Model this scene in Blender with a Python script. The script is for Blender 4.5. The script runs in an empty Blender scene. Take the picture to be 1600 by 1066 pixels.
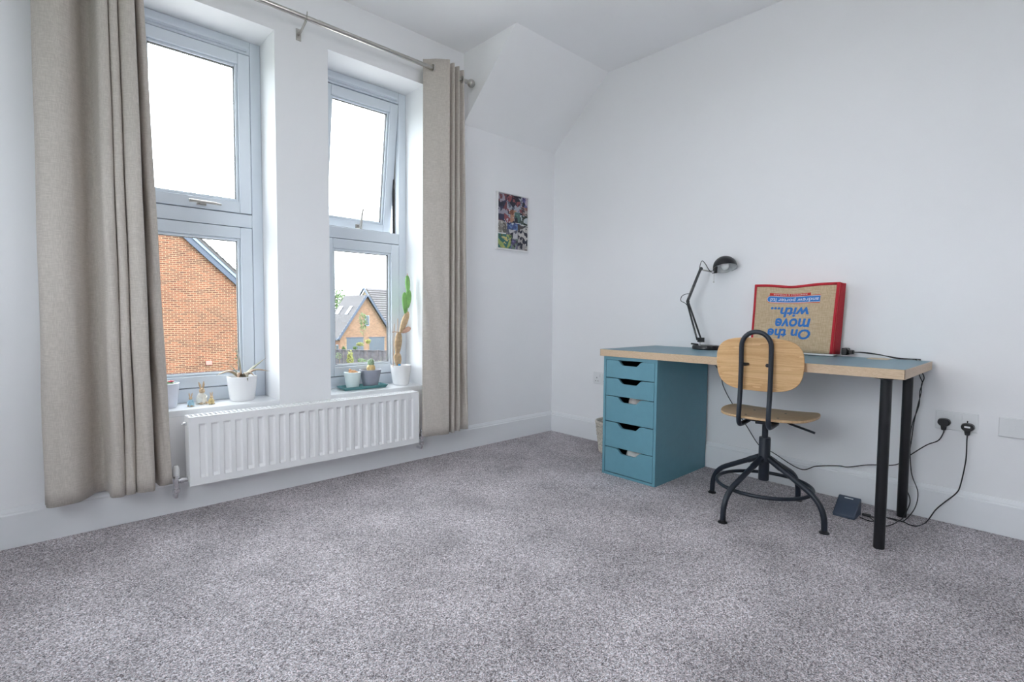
import bpy, bmesh, math, random
from mathutils import Vector, Matrix
random.seed(7)
S = bpy.context.scene
COL = S.collection

# ------------------------------------------------------------------ camera
CX = Vector((-3.057828, -2.803875, 0.94))
RT = Vector((0.7315987, -0.6816822, 0.0085270))
UP = Vector((0.0296061, 0.0442650, 0.9985810))
FW = Vector((0.6810923, 0.7303082, -0.0525661))
FPX = 802.444
cam = bpy.data.cameras.new('camera')
cam.sensor_width = 36.0
cam.lens = FPX / 1600 * 36.0
cam.clip_start = 0.02
cam.clip_end = 500
co = bpy.data.objects.new('camera', cam)
COL.objects.link(co)
co.matrix_world = Matrix(((RT.x, UP.x, -FW.x, CX.x), (RT.y, UP.y, -FW.y, CX.y), (RT.z, UP.z, -FW.z, CX.z), (0, 0, 0, 1)))
S.camera = co

def at(px, py, axis, val):
    """point of the place seen at a pixel of the photograph, on a world plane"""
    d = RT * ((px - 800) / FPX) - UP * ((py - 533) / FPX) + FW
    return CX + d * ((val - CX[axis]) / d[axis])

# ------------------------------------------------------------------ sky, sun, exposure
SKY = 10.0
w = bpy.data.worlds.new('sky')
S.world = w
w.use_nodes = True
nt = w.node_tree
nt.nodes.clear()
o_ = nt.nodes.new('ShaderNodeOutputWorld')
b_ = nt.nodes.new('ShaderNodeBackground')
b_.inputs['Strength'].default_value = SKY
tc = nt.nodes.new('ShaderNodeTexCoord')
nz = nt.nodes.new('ShaderNodeTexNoise')
nz.inputs['Scale'].default_value = 2.2
nz.inputs['Detail'].default_value = 5
cr = nt.nodes.new('ShaderNodeValToRGB')
cr.color_ramp.elements[0].position = .38
cr.color_ramp.elements[0].color = (.84, .92, 1.0, 1)
cr.color_ramp.elements[1].position = .62
cr.color_ramp.elements[1].color = (.95, .965, 1.0, 1)
nt.links.new(tc.outputs['Generated'], nz.inputs['Vector'])
nt.links.new(nz.outputs['Fac'], cr.inputs['Fac'])
nt.links.new(cr.outputs['Color'], b_.inputs['Color'])
nt.links.new(b_.outputs[0], o_.inputs['Surface'])

sd = bpy.data.lights.new('sun', 'SUN')
sd.energy = 3.5
sd.angle = math.radians(1.0)
sd.color = (1, .95, .88)
so = bpy.data.objects.new('sun', sd)
COL.objects.link(so)
so.rotation_euler = (Vector((-.35, 1.0, -.95))).to_track_quat('-Z', 'Y').to_euler()   # high behind the house, shines on the facades opposite

S.view_settings.view_transform = 'Standard'
S.view_settings.look = 'None'
S.view_settings.exposure = -0.08
S.view_settings.gamma = 1
S.view_settings.use_curve_mapping = False
FILL_POWER = 4.0  # strength of the added fill lamp
S.cycles.max_bounces = 16      # a white room needs many diffuse bounces
S.cycles.diffuse_bounces = 9

# ------------------------------------------------------------------ helpers
def wl(o):
    v = Vector((0, 0, 0))
    while o:
        v += o.location
        o = o.parent
    return v

def tag(o, label=None, cat=None, group=None, kind=None):
    if label: o['label'] = label
    if cat: o['category'] = cat
    if group: o['group'] = group
    if kind: o['kind'] = kind
    return o

def thing(name, loc, label, cat, group=None, kind=None, rz=0):
    o = bpy.data.objects.new(name, None)
    o.empty_display_size = .05
    COL.objects.link(o)
    o.location = loc
    o.rotation_euler = (0, 0, rz)
    return tag(o, label, cat, group, kind)

class MB:
    def __init__(s): s.v = []; s.f = []
    def add(s, vs, fs):
        n = len(s.v)
        s.v += [Vector(v) for v in vs]
        s.f += [tuple(i + n for i in f) for f in fs]
        return s
    def box(s, x0, x1, y0, y1, z0, z1):
        if x0 > x1: x0, x1 = x1, x0
        if y0 > y1: y0, y1 = y1, y0
        if z0 > z1: z0, z1 = z1, z0
        return s.add([(x0,y0,z0),(x1,y0,z0),(x1,y1,z0),(x0,y1,z0),(x0,y0,z1),(x1,y0,z1),(x1,y1,z1),(x0,y1,z1)],
                     [(0,3,2,1),(4,5,6,7),(0,1,5,4),(1,2,6,5),(2,3,7,6),(3,0,4,7)])
    def obox(s, c, ax, ay, az):
        c, ax, ay, az = map(Vector, (c, ax, ay, az))
        vs = [c + ax*i + ay*j + az*k for k in (-1,1) for j in (-1,1) for i in (-1,1)]
        return s.add(vs, [(0,2,3,1),(4,5,7,6),(0,1,5,4),(1,3,7,5),(3,2,6,7),(2,0,4,6)])
    def tube(s, pts, r, n=10, caps=True, closed=False):
        pts = [Vector(p) for p in pts]
        m = len(pts)
        rs = r if isinstance(r, (list, tuple)) else [r] * m
        rings = []
        prev = None
        for i, p in enumerate(pts):
            if closed:
                t = pts[(i+1) % m] - pts[i-1]
            else:
                t = pts[min(i+1, m-1)] - pts[max(i-1, 0)]
            if t.length < 1e-9: t = Vector((0,0,1))
            t.normalize()
            if prev is None:
                a = Vector((0,0,1)) if abs(t.z) < .9 else Vector((1,0,0))
                nrm = t.cross(a).normalized()
            else:
                nrm = prev - t * prev.dot(t)
                if nrm.length < 1e-6: nrm = t.orthogonal()
                nrm.normalize()
            prev = nrm
            bi = t.cross(nrm)
            rings.append([p + (nrm*math.cos(2*math.pi*k/n) + bi*math.sin(2*math.pi*k/n)) * rs[i] for k in range(n)])
        vs = [v for rg in rings for v in rg]
        fs = []
        for i in range(m if closed else m-1):
            j = (i+1) % m
            for k in range(n):
                fs.append((i*n+k, i*n+(k+1)%n, j*n+(k+1)%n, j*n+k))
        if caps and not closed:
            fs.append(tuple(range(n-1, -1, -1)))
            fs.append(tuple((m-1)*n + k for k in range(n)))
        return s.add(vs, fs)
    def lathe(s, prof, c=(0,0,0), n=28, axis='z', capb=True, capt=True):
        c = Vector(c)
        vs = []
        for r, z in prof:
            for k in range(n):
                a = 2*math.pi*k/n
                p = (r*math.cos(a), r*math.sin(a), z)
                if axis == 'x': p = (p[2], p[0], p[1])
                elif axis == 'y': p = (p[1], p[2], p[0])
                vs.append(c + Vector(p))
        fs = []
        for i in range(len(prof)-1):
            for k in range(n):
                fs.append((i*n+k, i*n+(k+1)%n, (i+1)*n+(k+1)%n, (i+1)*n+k))
        if capb: fs.append(tuple(range(n-1, -1, -1)))
        if capt: fs.append(tuple((len(prof)-1)*n + k for k in range(n)))
        return s.add(vs, fs)
    def prism(s, poly, f0, f1):
        """poly: 2D outline; f0/f1 map (u,v) to 3D for the two faces"""
        n = len(poly)
        vs = [f0(*p) for p in poly] + [f1(*p) for p in poly]
        fs = [tuple(range(n)), tuple(range(2*n-1, n-1, -1))]
        for i in range(n):
            j = (i+1) % n
            fs.append((i, i+n, j+n, j))
        return s.add(vs, fs)
    def ball(s, c, r, nu=14, nv=9, rot=None):
        c = Vector(c)
        r = r if isinstance(r, (tuple, list)) else (r, r, r)
        vs = []
        for j in range(1, nv):
            t = math.pi*j/nv
            for i in range(nu):
                a = 2*math.pi*i/nu
                p = Vector((r[0]*math.sin(t)*math.cos(a), r[1]*math.sin(t)*math.sin(a), r[2]*math.cos(t)))
                vs.append(c + (rot @ p if rot else p))
        top = Vector((0,0,r[2])); bot = -top
        vs.append(c + (rot @ top if rot else top)); vs.append(c + (rot @ bot if rot else bot))
        fs = []
        for j in range(nv-2):
            for i in range(nu):
                fs.append((j*nu+i, (j+1)*nu+i, (j+1)*nu+(i+1)%nu, j*nu+(i+1)%nu))
        T = (nv-1)*nu
        for i in range(nu):
            fs.append((T, i, (i+1)%nu)); fs.append((T+1, (nv-2)*nu+(i+1)%nu, (nv-2)*nu+i))
        return s.add(vs, fs)
    def build(s, name, m, parent=None, origin=None, local=False, smooth=True, bevel=0, seg=2, angle=40, solid=0):
        base = wl(parent) if (parent and not local) else Vector((0,0,0))
        og = Vector(origin) if origin is not None else (base if not local else Vector((0,0,0)))
        me = bpy.data.meshes.new(name)
        me.from_pydata([v - og for v in s.v], [], s.f)
        me.update()
        bm = bmesh.new(); bm.from_mesh(me)
        bmesh.ops.recalc_face_normals(bm, faces=bm.faces)
        bm.to_mesh(me); bm.free()
        if smooth:
            for p in me.polygons: p.use_smooth = True
            me.set_sharp_from_angle(angle=math.radians(angle))
        me.materials.append(m)
        o = bpy.data.objects.new(name, me)
        COL.objects.link(o)
        o.location = og - base
        if parent: o.parent = parent
        if solid:
            md = o.modifiers.new('thick', 'SOLIDIFY'); md.thickness = solid; md.offset = 0
        if bevel:
            md = o.modifiers.new('bevel', 'BEVEL'); md.width = bevel; md.segments = seg
            md.limit_method = 'ANGLE'; md.angle_limit = math.radians(35)
        return o

def spline(pts, n=8, closed=False):
    P = [Vector(p) for p in pts]
    out = []
    m = len(P)
    for i in range(m if closed else m-1):
        if closed:
            p0, p1, p2, p3 = P[i-1], P[i], P[(i+1) % m], P[(i+2) % m]
        else:
            p0 = P[i-1] if i else P[0]*2 - P[1]
            p1, p2 = P[i], P[i+1]
            p3 = P[i+2] if i+2 < m else P[-1]*2 - P[-2]
        for k in range(n):
            t = k/n
            out.append(.5*((2*p1) + (p2-p0)*t + (2*p0-5*p1+4*p2-p3)*t*t + (3*p1-p0-3*p2+p3)*t**3))
    if not closed: out.append(P[-1])
    return out

def copy_tree(o, parent=None):
    c = o.copy(); COL.objects.link(c); c.parent = parent
    for ch in list(o.children): copy_tree(ch, c)
    return c

# ------------------------------------------------------------------ materials
def new_mat(name):
    m = bpy.data.materials.new(name); m.use_nodes = True
    n = m.node_tree
    return m, n, n.nodes['Principled BSDF']

def mat(name, col, rough=.5, metal=0, var=.06, scale=12, bump=0, bscale=200, stretch=(1,1,1), coat=0, spec=.5, detail=4, col2=None, island=0):
    m, n, b = new_mat(name)
    b.inputs['Roughness'].default_value = rough
    b.inputs['Metallic'].default_value = metal
    b.inputs['Specular IOR Level'].default_value = spec
    b.inputs['Coat Weight'].default_value = coat
    tc = n.nodes.new('ShaderNodeTexCoord'); mp = n.nodes.new('ShaderNodeMapping')
    mp.inputs['Scale'].default_value = stretch
    n.links.new(tc.outputs['Object'], mp.inputs['Vector'])
    nz = n.nodes.new('ShaderNodeTexNoise'); nz.inputs['Scale'].default_value = scale; nz.inputs['Detail'].default_value = detail
    n.links.new(mp.outputs[0], nz.inputs['Vector'])
    r = n.nodes.new('ShaderNodeValToRGB')
    c1 = [max(0, c*(1-var)) for c in col]; c2 = [min(1, c*(1+var)) for c in col] if col2 is None else col2
    r.color_ramp.elements[0].position = .3; r.color_ramp.elements[1].position = .7
    r.color_ramp.elements[0].color = (*c1, 1); r.color_ramp.elements[1].color = (*c2, 1)
    n.links.new(nz.outputs['Fac'], r.inputs['Fac'])
    out = r.outputs['Color']
    if island:
        g = n.nodes.new('ShaderNodeNewGeometry'); hv = n.nodes.new('ShaderNodeHueSaturation')
        ma = n.nodes.new('ShaderNodeMapRange'); ma.inputs['To Min'].default_value = 1-island; ma.inputs['To Max'].default_value = 1+island
        n.links.new(g.outputs['Random Per Island'], ma.inputs['Value']); n.links.new(ma.outputs[0], hv.inputs['Value'])
        n.links.new(out, hv.inputs['Color']); out = hv.outputs['Color']
    n.links.new(out, b.inputs['Base Color'])
    if bump:
        nb = n.nodes.new('ShaderNodeTexNoise'); nb.inputs['Scale'].default_value = bscale; nb.inputs['Detail'].default_value = 3
        n.links.new(mp.outputs[0], nb.inputs['Vector'])
        bp = n.nodes.new('ShaderNodeBump'); bp.inputs['Strength'].default_value = bump; bp.inputs['Distance'].default_value = .002
        n.links.new(nb.outputs['Fac'], bp.inputs['Height']); n.links.new(bp.outputs[0], b.inputs['Normal'])
    return m

M = {}
M['wall'] = mat('white_emulsion', (.87, .87, .885), .85, var=.008, scale=3, bump=.12, bscale=160)
M['ceil'] = mat('ceiling_emulsion', (.93, .93, .94), .9, var=.008, scale=3, bump=.1, bscale=160)
M['gloss'] = mat('white_gloss_paint', (.83, .84, .86), .35, var=.01, scale=5)
M['upvc'] = mat('shaded_white_upvc', (.66, .71, .77), .3, var=.01, scale=6)  # frames are white; their blue-grey backlit shade is put into the colour
M['gasket'] = mat('black_gasket', (.05, .05, .055), .6)
M['rad'] = mat('radiator_enamel', (.86, .86, .87), .45, var=.006, scale=5)
M['chrome'] = mat('chrome', (.75, .75, .77), .12, 1, var=.03)
M['steel'] = mat('brushed_steel', (.52, .50, .47), .28, 1, var=.06, scale=40)
M['black'] = mat('black_plastic', (.012, .012, .014), .35, var=.1)
M['blackm'] = mat('black_metal', (.008, .009, .012), .3, .2, var=.1, spec=.6)
M['navy'] = mat('blue_black_powder_coat', (.012, .017, .028), .38, .1, var=.08, bump=.05, bscale=400)
M['teal'] = mat('grey_turquoise_foil', (.125, .30, .375), .45, var=.025, scale=30)
M['tealtop'] = mat('grey_turquoise_top', (.15, .27, .33), .4, var=.04, scale=60)
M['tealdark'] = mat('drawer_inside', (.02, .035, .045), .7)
M['cable'] = mat('black_cable', (.008, .008, .01), .45)
M['socket'] = mat('socket_white', (.79, .80, .81), .3, var=.01)
M['hole'] = mat('socket_slot', (.02, .02, .02), .6)
M['white'] = mat('white_ceramic', (.82, .82, .83), .25, var=.01)
M['soil'] = mat('potting_soil', (.05, .035, .025), .95, var=.5, scale=120, bump=.6, bscale=150)
M['red'] = mat('red_binding', (.52, .015, .03), .7, var=.1, scale=200, bump=.3, bscale=500)
M['blueink'] = mat('blue_print', (.015, .16, .50), .6, var=.04)
M['redink'] = mat('red_print', (.62, .03, .025), .6, var=.04)
M['whiteink'] = mat('white_print', (.72, .74, .76), .6, var=.03)
M['bulb'] = mat('bulb_glass', (.85, .85, .83), .15, var=.01)
M['shadein'] = mat('lamp_shade_inside', (.75, .76, .76), .4, var=.02)
M['paper'] = mat('crumpled_cloth', (.62, .56, .53), .8, var=.2, scale=60, bump=.5, bscale=90)
M['paper2'] = mat('white_cloth', (.75, .74, .72), .8, var=.1, scale=60, bump=.5, bscale=90)
M['wicker'] = mat('pale_wicker', (.62, .57, .50), .75, var=.22, scale=70, bump=.4, bscale=200)
M['adapter'] = mat('dark_blue_plastic', (.055, .075, .115), .45, var=.05)
M['frame_w'] = mat('white_picture_frame', (.80, .80, .80), .4, var=.02)

def mat_carpet():
    m, n, b = new_mat('grey_twist_carpet')
    b.inputs['Roughness'].default_value = .95
    b.inputs['Specular IOR Level'].default_value = .1
    tc = n.nodes.new('ShaderNodeTexCoord')
    def noise(sc, det=2, rough=.5):
        z = n.nodes.new('ShaderNodeTexNoise'); z.inputs['Scale'].default_value = sc; z.inputs['Detail'].default_value = det
        z.inputs['Roughness'].default_value = rough
        n.links.new(tc.outputs['Object'], z.inputs['Vector']); return z
    c = noise(3.2, 4); h = noise(150, 1)
    def cells(sc):
        v = n.nodes.new('ShaderNodeTexVoronoi'); v.inputs['Scale'].default_value = sc
        n.links.new(tc.outputs['Object'], v.inputs['Vector'])
        q = n.nodes.new('ShaderNodeSeparateColor'); n.links.new(v.outputs['Color'], q.inputs[0]); return v, q
    v, q1 = cells(370); v2, q2 = cells(190)
    a = n.nodes.new('ShaderNodeMath'); a.operation = 'MULTIPLY_ADD'; a.inputs[1].default_value = .72
    a2 = n.nodes.new('ShaderNodeMath'); a2.operation = 'MULTIPLY'; a2.inputs[1].default_value = .28
    n.links.new(q2.outputs[0], a2.inputs[0]); n.links.new(q1.outputs[0], a.inputs[0]); n.links.new(a2.outputs[0], a.inputs[2])
    r = n.nodes.new('ShaderNodeValToRGB')
    e = r.color_ramp.elements
    e[0].position = .08; e[0].color = (.11, .098, .102, 1)
    e[1].position = .92; e[1].color = (.90, .87, .88, 1)
    k = e.new(.50); k.color = (.435, .407, .416, 1)
    n.links.new(a.outputs[0], r.inputs['Fac'])
    # slight hue of single yarns
    hue = n.nodes.new('ShaderNodeMix'); hue.data_type = 'RGBA'; hue.blend_type = 'MULTIPLY'
    hr = n.nodes.new('ShaderNodeValToRGB')
    hr.color_ramp.elements[0].position = .35; hr.color_ramp.elements[0].color = (.93, .96, 1.0, 1)
    hr.color_ramp.elements[1].position = .65; hr.color_ramp.elements[1].color = (1.0, .92, .93, 1)
    n.links.new(h.outputs['Fac'], hr.inputs['Fac'])
    hue.inputs['Factor'].default_value = 1
    n.links.new(r.outputs['Color'], hue.inputs['A']); n.links.new(hr.outputs['Color'], hue.inputs['B'])
    # brushed nap: broad patches where the pile lies differently
    pr = n.nodes.new('ShaderNodeMapRange'); pr.inputs['From Min'].default_value = .3; pr.inputs['From Max'].default_value = .7
    pr.inputs['To Min'].default_value = .80; pr.inputs['To Max'].default_value = 1.16
    n.links.new(c.outputs['Fac'], pr.inputs['Value'])
    hv = n.nodes.new('ShaderNodeHueSaturation')
    n.links.new(hue.outputs['Result'], hv.inputs['Color']); n.links.new(pr.outputs[0], hv.inputs['Value'])
    n.links.new(hv.outputs['Color'], b.inputs['Base Color'])
    ad = n.nodes.new('ShaderNodeMath'); ad.operation = 'ADD'
    n.links.new(a.outputs[0], ad.inputs[0]); n.links.new(v2.outputs['Distance'], ad.inputs[1])
    bp = n.nodes.new('ShaderNodeBump'); bp.inputs['Strength'].default_value = .35; bp.inputs['Distance'].default_value = .004
    n.links.new(ad.outputs[0], bp.inputs['Height']); n.links.new(bp.outputs[0], b.inputs['Normal'])
    return m
M['carpet'] = mat_carpet()

def mat_wood(name, light, dark, stretch, scale=6, rough=.4, fine=90):
    m, n, b = new_mat(name)
    b.inputs['Roughness'].default_value = rough
    tc = n.nodes.new('ShaderNodeTexCoord'); mp = n.nodes.new('ShaderNodeMapping')
    mp.inputs['Scale'].default_value = stretch
    n.links.new(tc.outputs['Object'], mp.inputs['Vector'])
    wv = n.nodes.new('ShaderNodeTexNoise'); wv.inputs['Scale'].default_value = scale; wv.inputs['Detail'].default_value = 3
    wv.inputs['Distortion'].default_value = .6
    n.links.new(mp.outputs[0], wv.inputs['Vector'])
    mu = n.nodes.new('ShaderNodeMath'); mu.operation = 'MULTIPLY'; mu.inputs[1].default_value = 9
    sn = n.nodes.new('ShaderNodeMath'); sn.operation = 'FRACT'
    n.links.new(wv.outputs['Fac'], mu.inputs[0]); n.links.new(mu.outputs[0], sn.inputs[0])
    fz = n.nodes.new('ShaderNodeTexNoise'); fz.inputs['Scale'].default_value = fine; fz.inputs['Detail'].default_value = 2
    n.links.new(mp.outputs[0], fz.inputs['Vector'])
    mx = n.nodes.new('ShaderNodeMath'); mx.operation = 'MULTIPLY_ADD'; mx.inputs[1].default_value = .6
    n.links.new(sn.outputs[0], mx.inputs[0])
    fm = n.nodes.new('ShaderNodeMath'); fm.operation = 'MULTIPLY'; fm.inputs[1].default_value = .55
    n.links.new(fz.outputs['Fac'], fm.inputs[0]); n.links.new(fm.outputs[0], mx.inputs[2])
    r = n.nodes.new('ShaderNodeValToRGB')
    r.color_ramp.elements[0].position = .1; r.color_ramp.elements[0].color = (*light, 1)
    r.color_ramp.elements[1].position = .95; r.color_ramp.elements[1].color = (*dark, 1)
    n.links.new(mx.outputs[0], r.inputs['Fac']); n.links.new(r.outputs['Color'], b.inputs['Base Color'])
    return m
M['ash'] = mat_wood('ash_veneer_back', (.80, .54, .28), (.56, .31, .13), (2, .6, 9), 2.6, fine=140)
M['ashseat'] = mat_wood('ash_veneer_seat', (.72, .50, .29), (.54, .35, .18), (9, .6, 3), 2.6, fine=140)
M['edge'] = mat_wood('light_wood_edge', (.68, .52, .37), (.50, .35, .22), (3, 3, 30), 4, fine=60)

def mat_fabric(name, c1, c2, sc=420):
    m, n, b = new_mat(name)
    b.inputs['Roughness'].default_value = .9; b.inputs['Specular IOR Level'].default_value = .15
    b.inputs['Sheen Weight'].default_value = .15
    tc = n.nodes.new('ShaderNodeTexCoord')
    ws = []
    for d, s in (('X', sc), ('Z', sc*.9), ('Y', sc)):
        mp = n.nodes.new('ShaderNodeMapping')
        mp.inputs['Scale'].default_value = (1, 1, .06) if d != 'Z' else (.06, .06, 1)
        n.links.new(tc.outputs['Object'], mp.inputs['Vector'])
        z = n.nodes.new('ShaderNodeTexNoise'); z.inputs['Scale'].default_value = s; z.inputs['Detail'].default_value = 1
        n.links.new(mp.outputs[0], z.inputs['Vector']); ws.append(z)
    ad = n.nodes.new('ShaderNodeMath'); ad.operation = 'ADD'
    n.links.new(ws[0].outputs['Fac'], ad.inputs[0]); n.links.new(ws[1].outputs['Fac'], ad.inputs[1])
    r = n.nodes.new('ShaderNodeValToRGB')
    r.color_ramp.elements[0].position = .75; r.color_ramp.elements[0].color = (*c1, 1)
    r.color_ramp.elements[1].position = 1.0; r.color_ramp.elements[1].color = (*c2, 1)
    hf = n.nodes.new('ShaderNodeMath'); hf.operation = 'MULTIPLY'; hf.inputs[1].default_value = .86
    n.links.new(ad.outputs[0], hf.inputs[0]); n.links.new(hf.outputs[0], r.inputs['Fac'])
    n.links.new(r.outputs['Color'], b.inputs['Base Color'])
    bp = n.nodes.new('ShaderNodeBump'); bp.inputs['Strength'].default_value = .25; bp.inputs['Distance'].default_value = .001
    n.links.new(ad.outputs[0], bp.inputs['Height']); n.links.new(bp.outputs[0], b.inputs['Normal'])
    return m
M['curtain'] = mat_fabric('oatmeal_curtain', (.50, .455, .41), (.60, .55, .50), 700)
M['jute'] = mat_fabric('natural_jute', (.50, .37, .235), (.62, .485, .33), 500)

def mat_glass():
    m, n, b = new_mat('window_glass')
    n.nodes.remove(b)
    t = n.nodes.new('ShaderNodeBsdfTransparent'); t.inputs['Color'].default_value = (.95, .97, .97, 1)
    g = n.nodes.new('ShaderNodeBsdfGlossy'); g.inputs['Roughness'].default_value = .0
    lw = n.nodes.new('ShaderNodeLayerWeight'); lw.inputs['Blend'].default_value = .5
    pw = n.nodes.new('ShaderNodeMath'); pw.operation = 'POWER'; pw.inputs[1].default_value = 4
    f = n.nodes.new('ShaderNodeMath'); f.operation = 'MULTIPLY_ADD'; f.inputs[1].default_value = .45; f.inputs[2].default_value = .02
    n.links.new(lw.outputs['Facing'], pw.inputs[0]); n.links.new(pw.outputs[0], f.inputs[0])
    x = n.nodes.new('ShaderNodeMixShader')
    n.links.new(f.outputs[0], x.inputs[0]); n.links.new(t.outputs[0], x.inputs[1]); n.links.new(g.outputs[0], x.inputs[2])
    n.links.new(x.outputs[0], n.nodes['Material Output'].inputs['Surface'])
    return m
M['glass'] = mat_glass()

# ------------------------------------------------------------------ room shell
ZC = 2.67            # ceiling
ZK = 2.21            # knee of the sloped ceiling
YS = -.51            # where the slope meets the flat ceiling
XC = -.905           # dormer cheek
XL, YB = -3.95, -4.3 # left and back walls
SILL, HEAD, RV = .475, 2.375, .22
WT = .32             # thickness of the outer wall
W1 = (-2.752, -2.117)
W2 = (-1.838, -1.215)

def struct(mb, name, m, label, cat, **k):
    o = mb.build(name, m, **k)
    return tag(o, label, cat, kind='structure')

struct(MB().box(XL-.2, .2, YB-.2, WT, -.2, 0), 'floor', M['carpet'], 'grey flecked twist pile carpet covering the whole floor', 'floor', smooth=False)
wm = MB()
zt = ZC + .15
wm.box(XL-.2, W1[0], 0, WT, 0, zt).box(W1[1], W2[0], 0, WT, 0, zt).box(W2[1], XC, 0, WT, 0, zt)
for a, b in (W1, W2):
    wm.box(a, b, 0, WT, 0, SILL-.03).box(a, b, 0, WT, HEAD, zt)
wm.box(XC, .2, 0, WT, 0, ZK+.02)
struct(wm, 'wall_window', M['wall'], 'white painted wall holding the two tall windows', 'wall', smooth=False)
struct(MB().box(0, .2, YB-.2, WT, 0, zt), 'wall_right', M['wall'], 'white painted wall behind the desk', 'wall', smooth=False)
LW = (-2.75, -1.05, .92, 2.12)     # opening of the added fill window, unseen in the left wall
lwm = MB().box(XL-.2, XL, YB-.2, LW[0], 0, zt).box(XL-.2, XL, LW[1], 0, 0, zt).box(XL-.2, XL, LW[0], LW[1], 0, LW[2]).box(XL-.2, XL, LW[0], LW[1], LW[3], zt)
struct(lwm, 'wall_left', M['wall'], 'white painted wall on the left, outside the picture', 'wall', smooth=False)
struct(MB().box(XL, 0, YB-.2, YB, 0, zt), 'wall_back', M['wall'], 'white painted wall behind the viewer', 'wall', smooth=False)
cm = MB()
cm.box(XL, XC, YB, 0, ZC, zt).box(XC, 0, YB, YS, ZC, zt)
struct(cm, 'ceiling', M['ceil'], 'flat white ceiling above the room', 'ceiling', smooth=False)
sl = [(0, ZK), (YS, ZC), (YS, zt), (WT, zt), (WT, ZK)]
struct(MB().prism(sl, lambda y, z: Vector((XC+.0005, y, z)), lambda y, z: Vector((0, y, z))), 'ceiling_slope', M['ceil'],
       'sloped white ceiling beside the dormer above the corner', 'ceiling', smooth=False)

# skirting boards with a stepped top
def skirt_prof(h=.158, t=.018):
    return [(0, 0), (t, 0), (t, h-.026), (t-.005, h-.022), (t-.005, h-.016), (t-.012, h), (0, h)]
sp = skirt_prof()
struct(MB().prism(sp, lambda d, z: Vector((XL, -d, z)), lambda d, z: Vector((0, -d, z))), 'baseboard_window', M['gloss'],
       'white skirting board along the window wall', 'baseboard', smooth=False, bevel=.0015)
struct(MB().prism(sp, lambda d, z: Vector((-d, YB, z)), lambda d, z: Vector((-d, -.0125, z))), 'baseboard_right', M['gloss'],
       'white skirting board along the desk wall', 'baseboard', smooth=False, bevel=.0015)

# ------------------------------------------------------------------ windows
def ring(mb, x0, x1, z0, z1, wx, wzb, wzt, y0, y1):
    """rectangular frame in the xz plane"""
    mb.box(x0, x0+wx, y0, y1, z0, z1).box(x1-wx, x1, y0, y1, z0, z1)
    mb.box(x0+wx, x1-wx, y0, y1, z0, z0+wzb).box(x0+wx, x1-wx, y0, y1, z1-wzt, z1)

def sash(name, root, x0, x1, z0, z1, g, parent_label):
    """casement with glazing bead, pane and dark gaskets; origin at its top edge for the hinge"""
    hy = RV + .03
    og = Vector(((x0+x1)/2, hy, z1))
    m = MB(); ring(m, x0, x1, z0, z1, g, g, g, RV-.006, RV+.054)
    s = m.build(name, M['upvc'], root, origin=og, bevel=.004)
    b = MB(); ring(b, x0+g, x1-g, z0+g, z1-g, .014, .014, .014, RV+.004, RV+.020)
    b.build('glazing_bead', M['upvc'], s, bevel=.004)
    k = MB(); ring(k, x0+g+.013, x1-g-.013, z0+g+.013, z1-g-.013, .004, .004, .004, RV+.012, RV+.030)
    k.build('gasket', M['gasket'], s, smooth=False)
    MB().box(x0+g+.005, x1-g-.005, RV+.024, RV+.030, z0+g+.005, z1-g-.005).build('pane', M['glass'], s, smooth=False)
    return s

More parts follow.
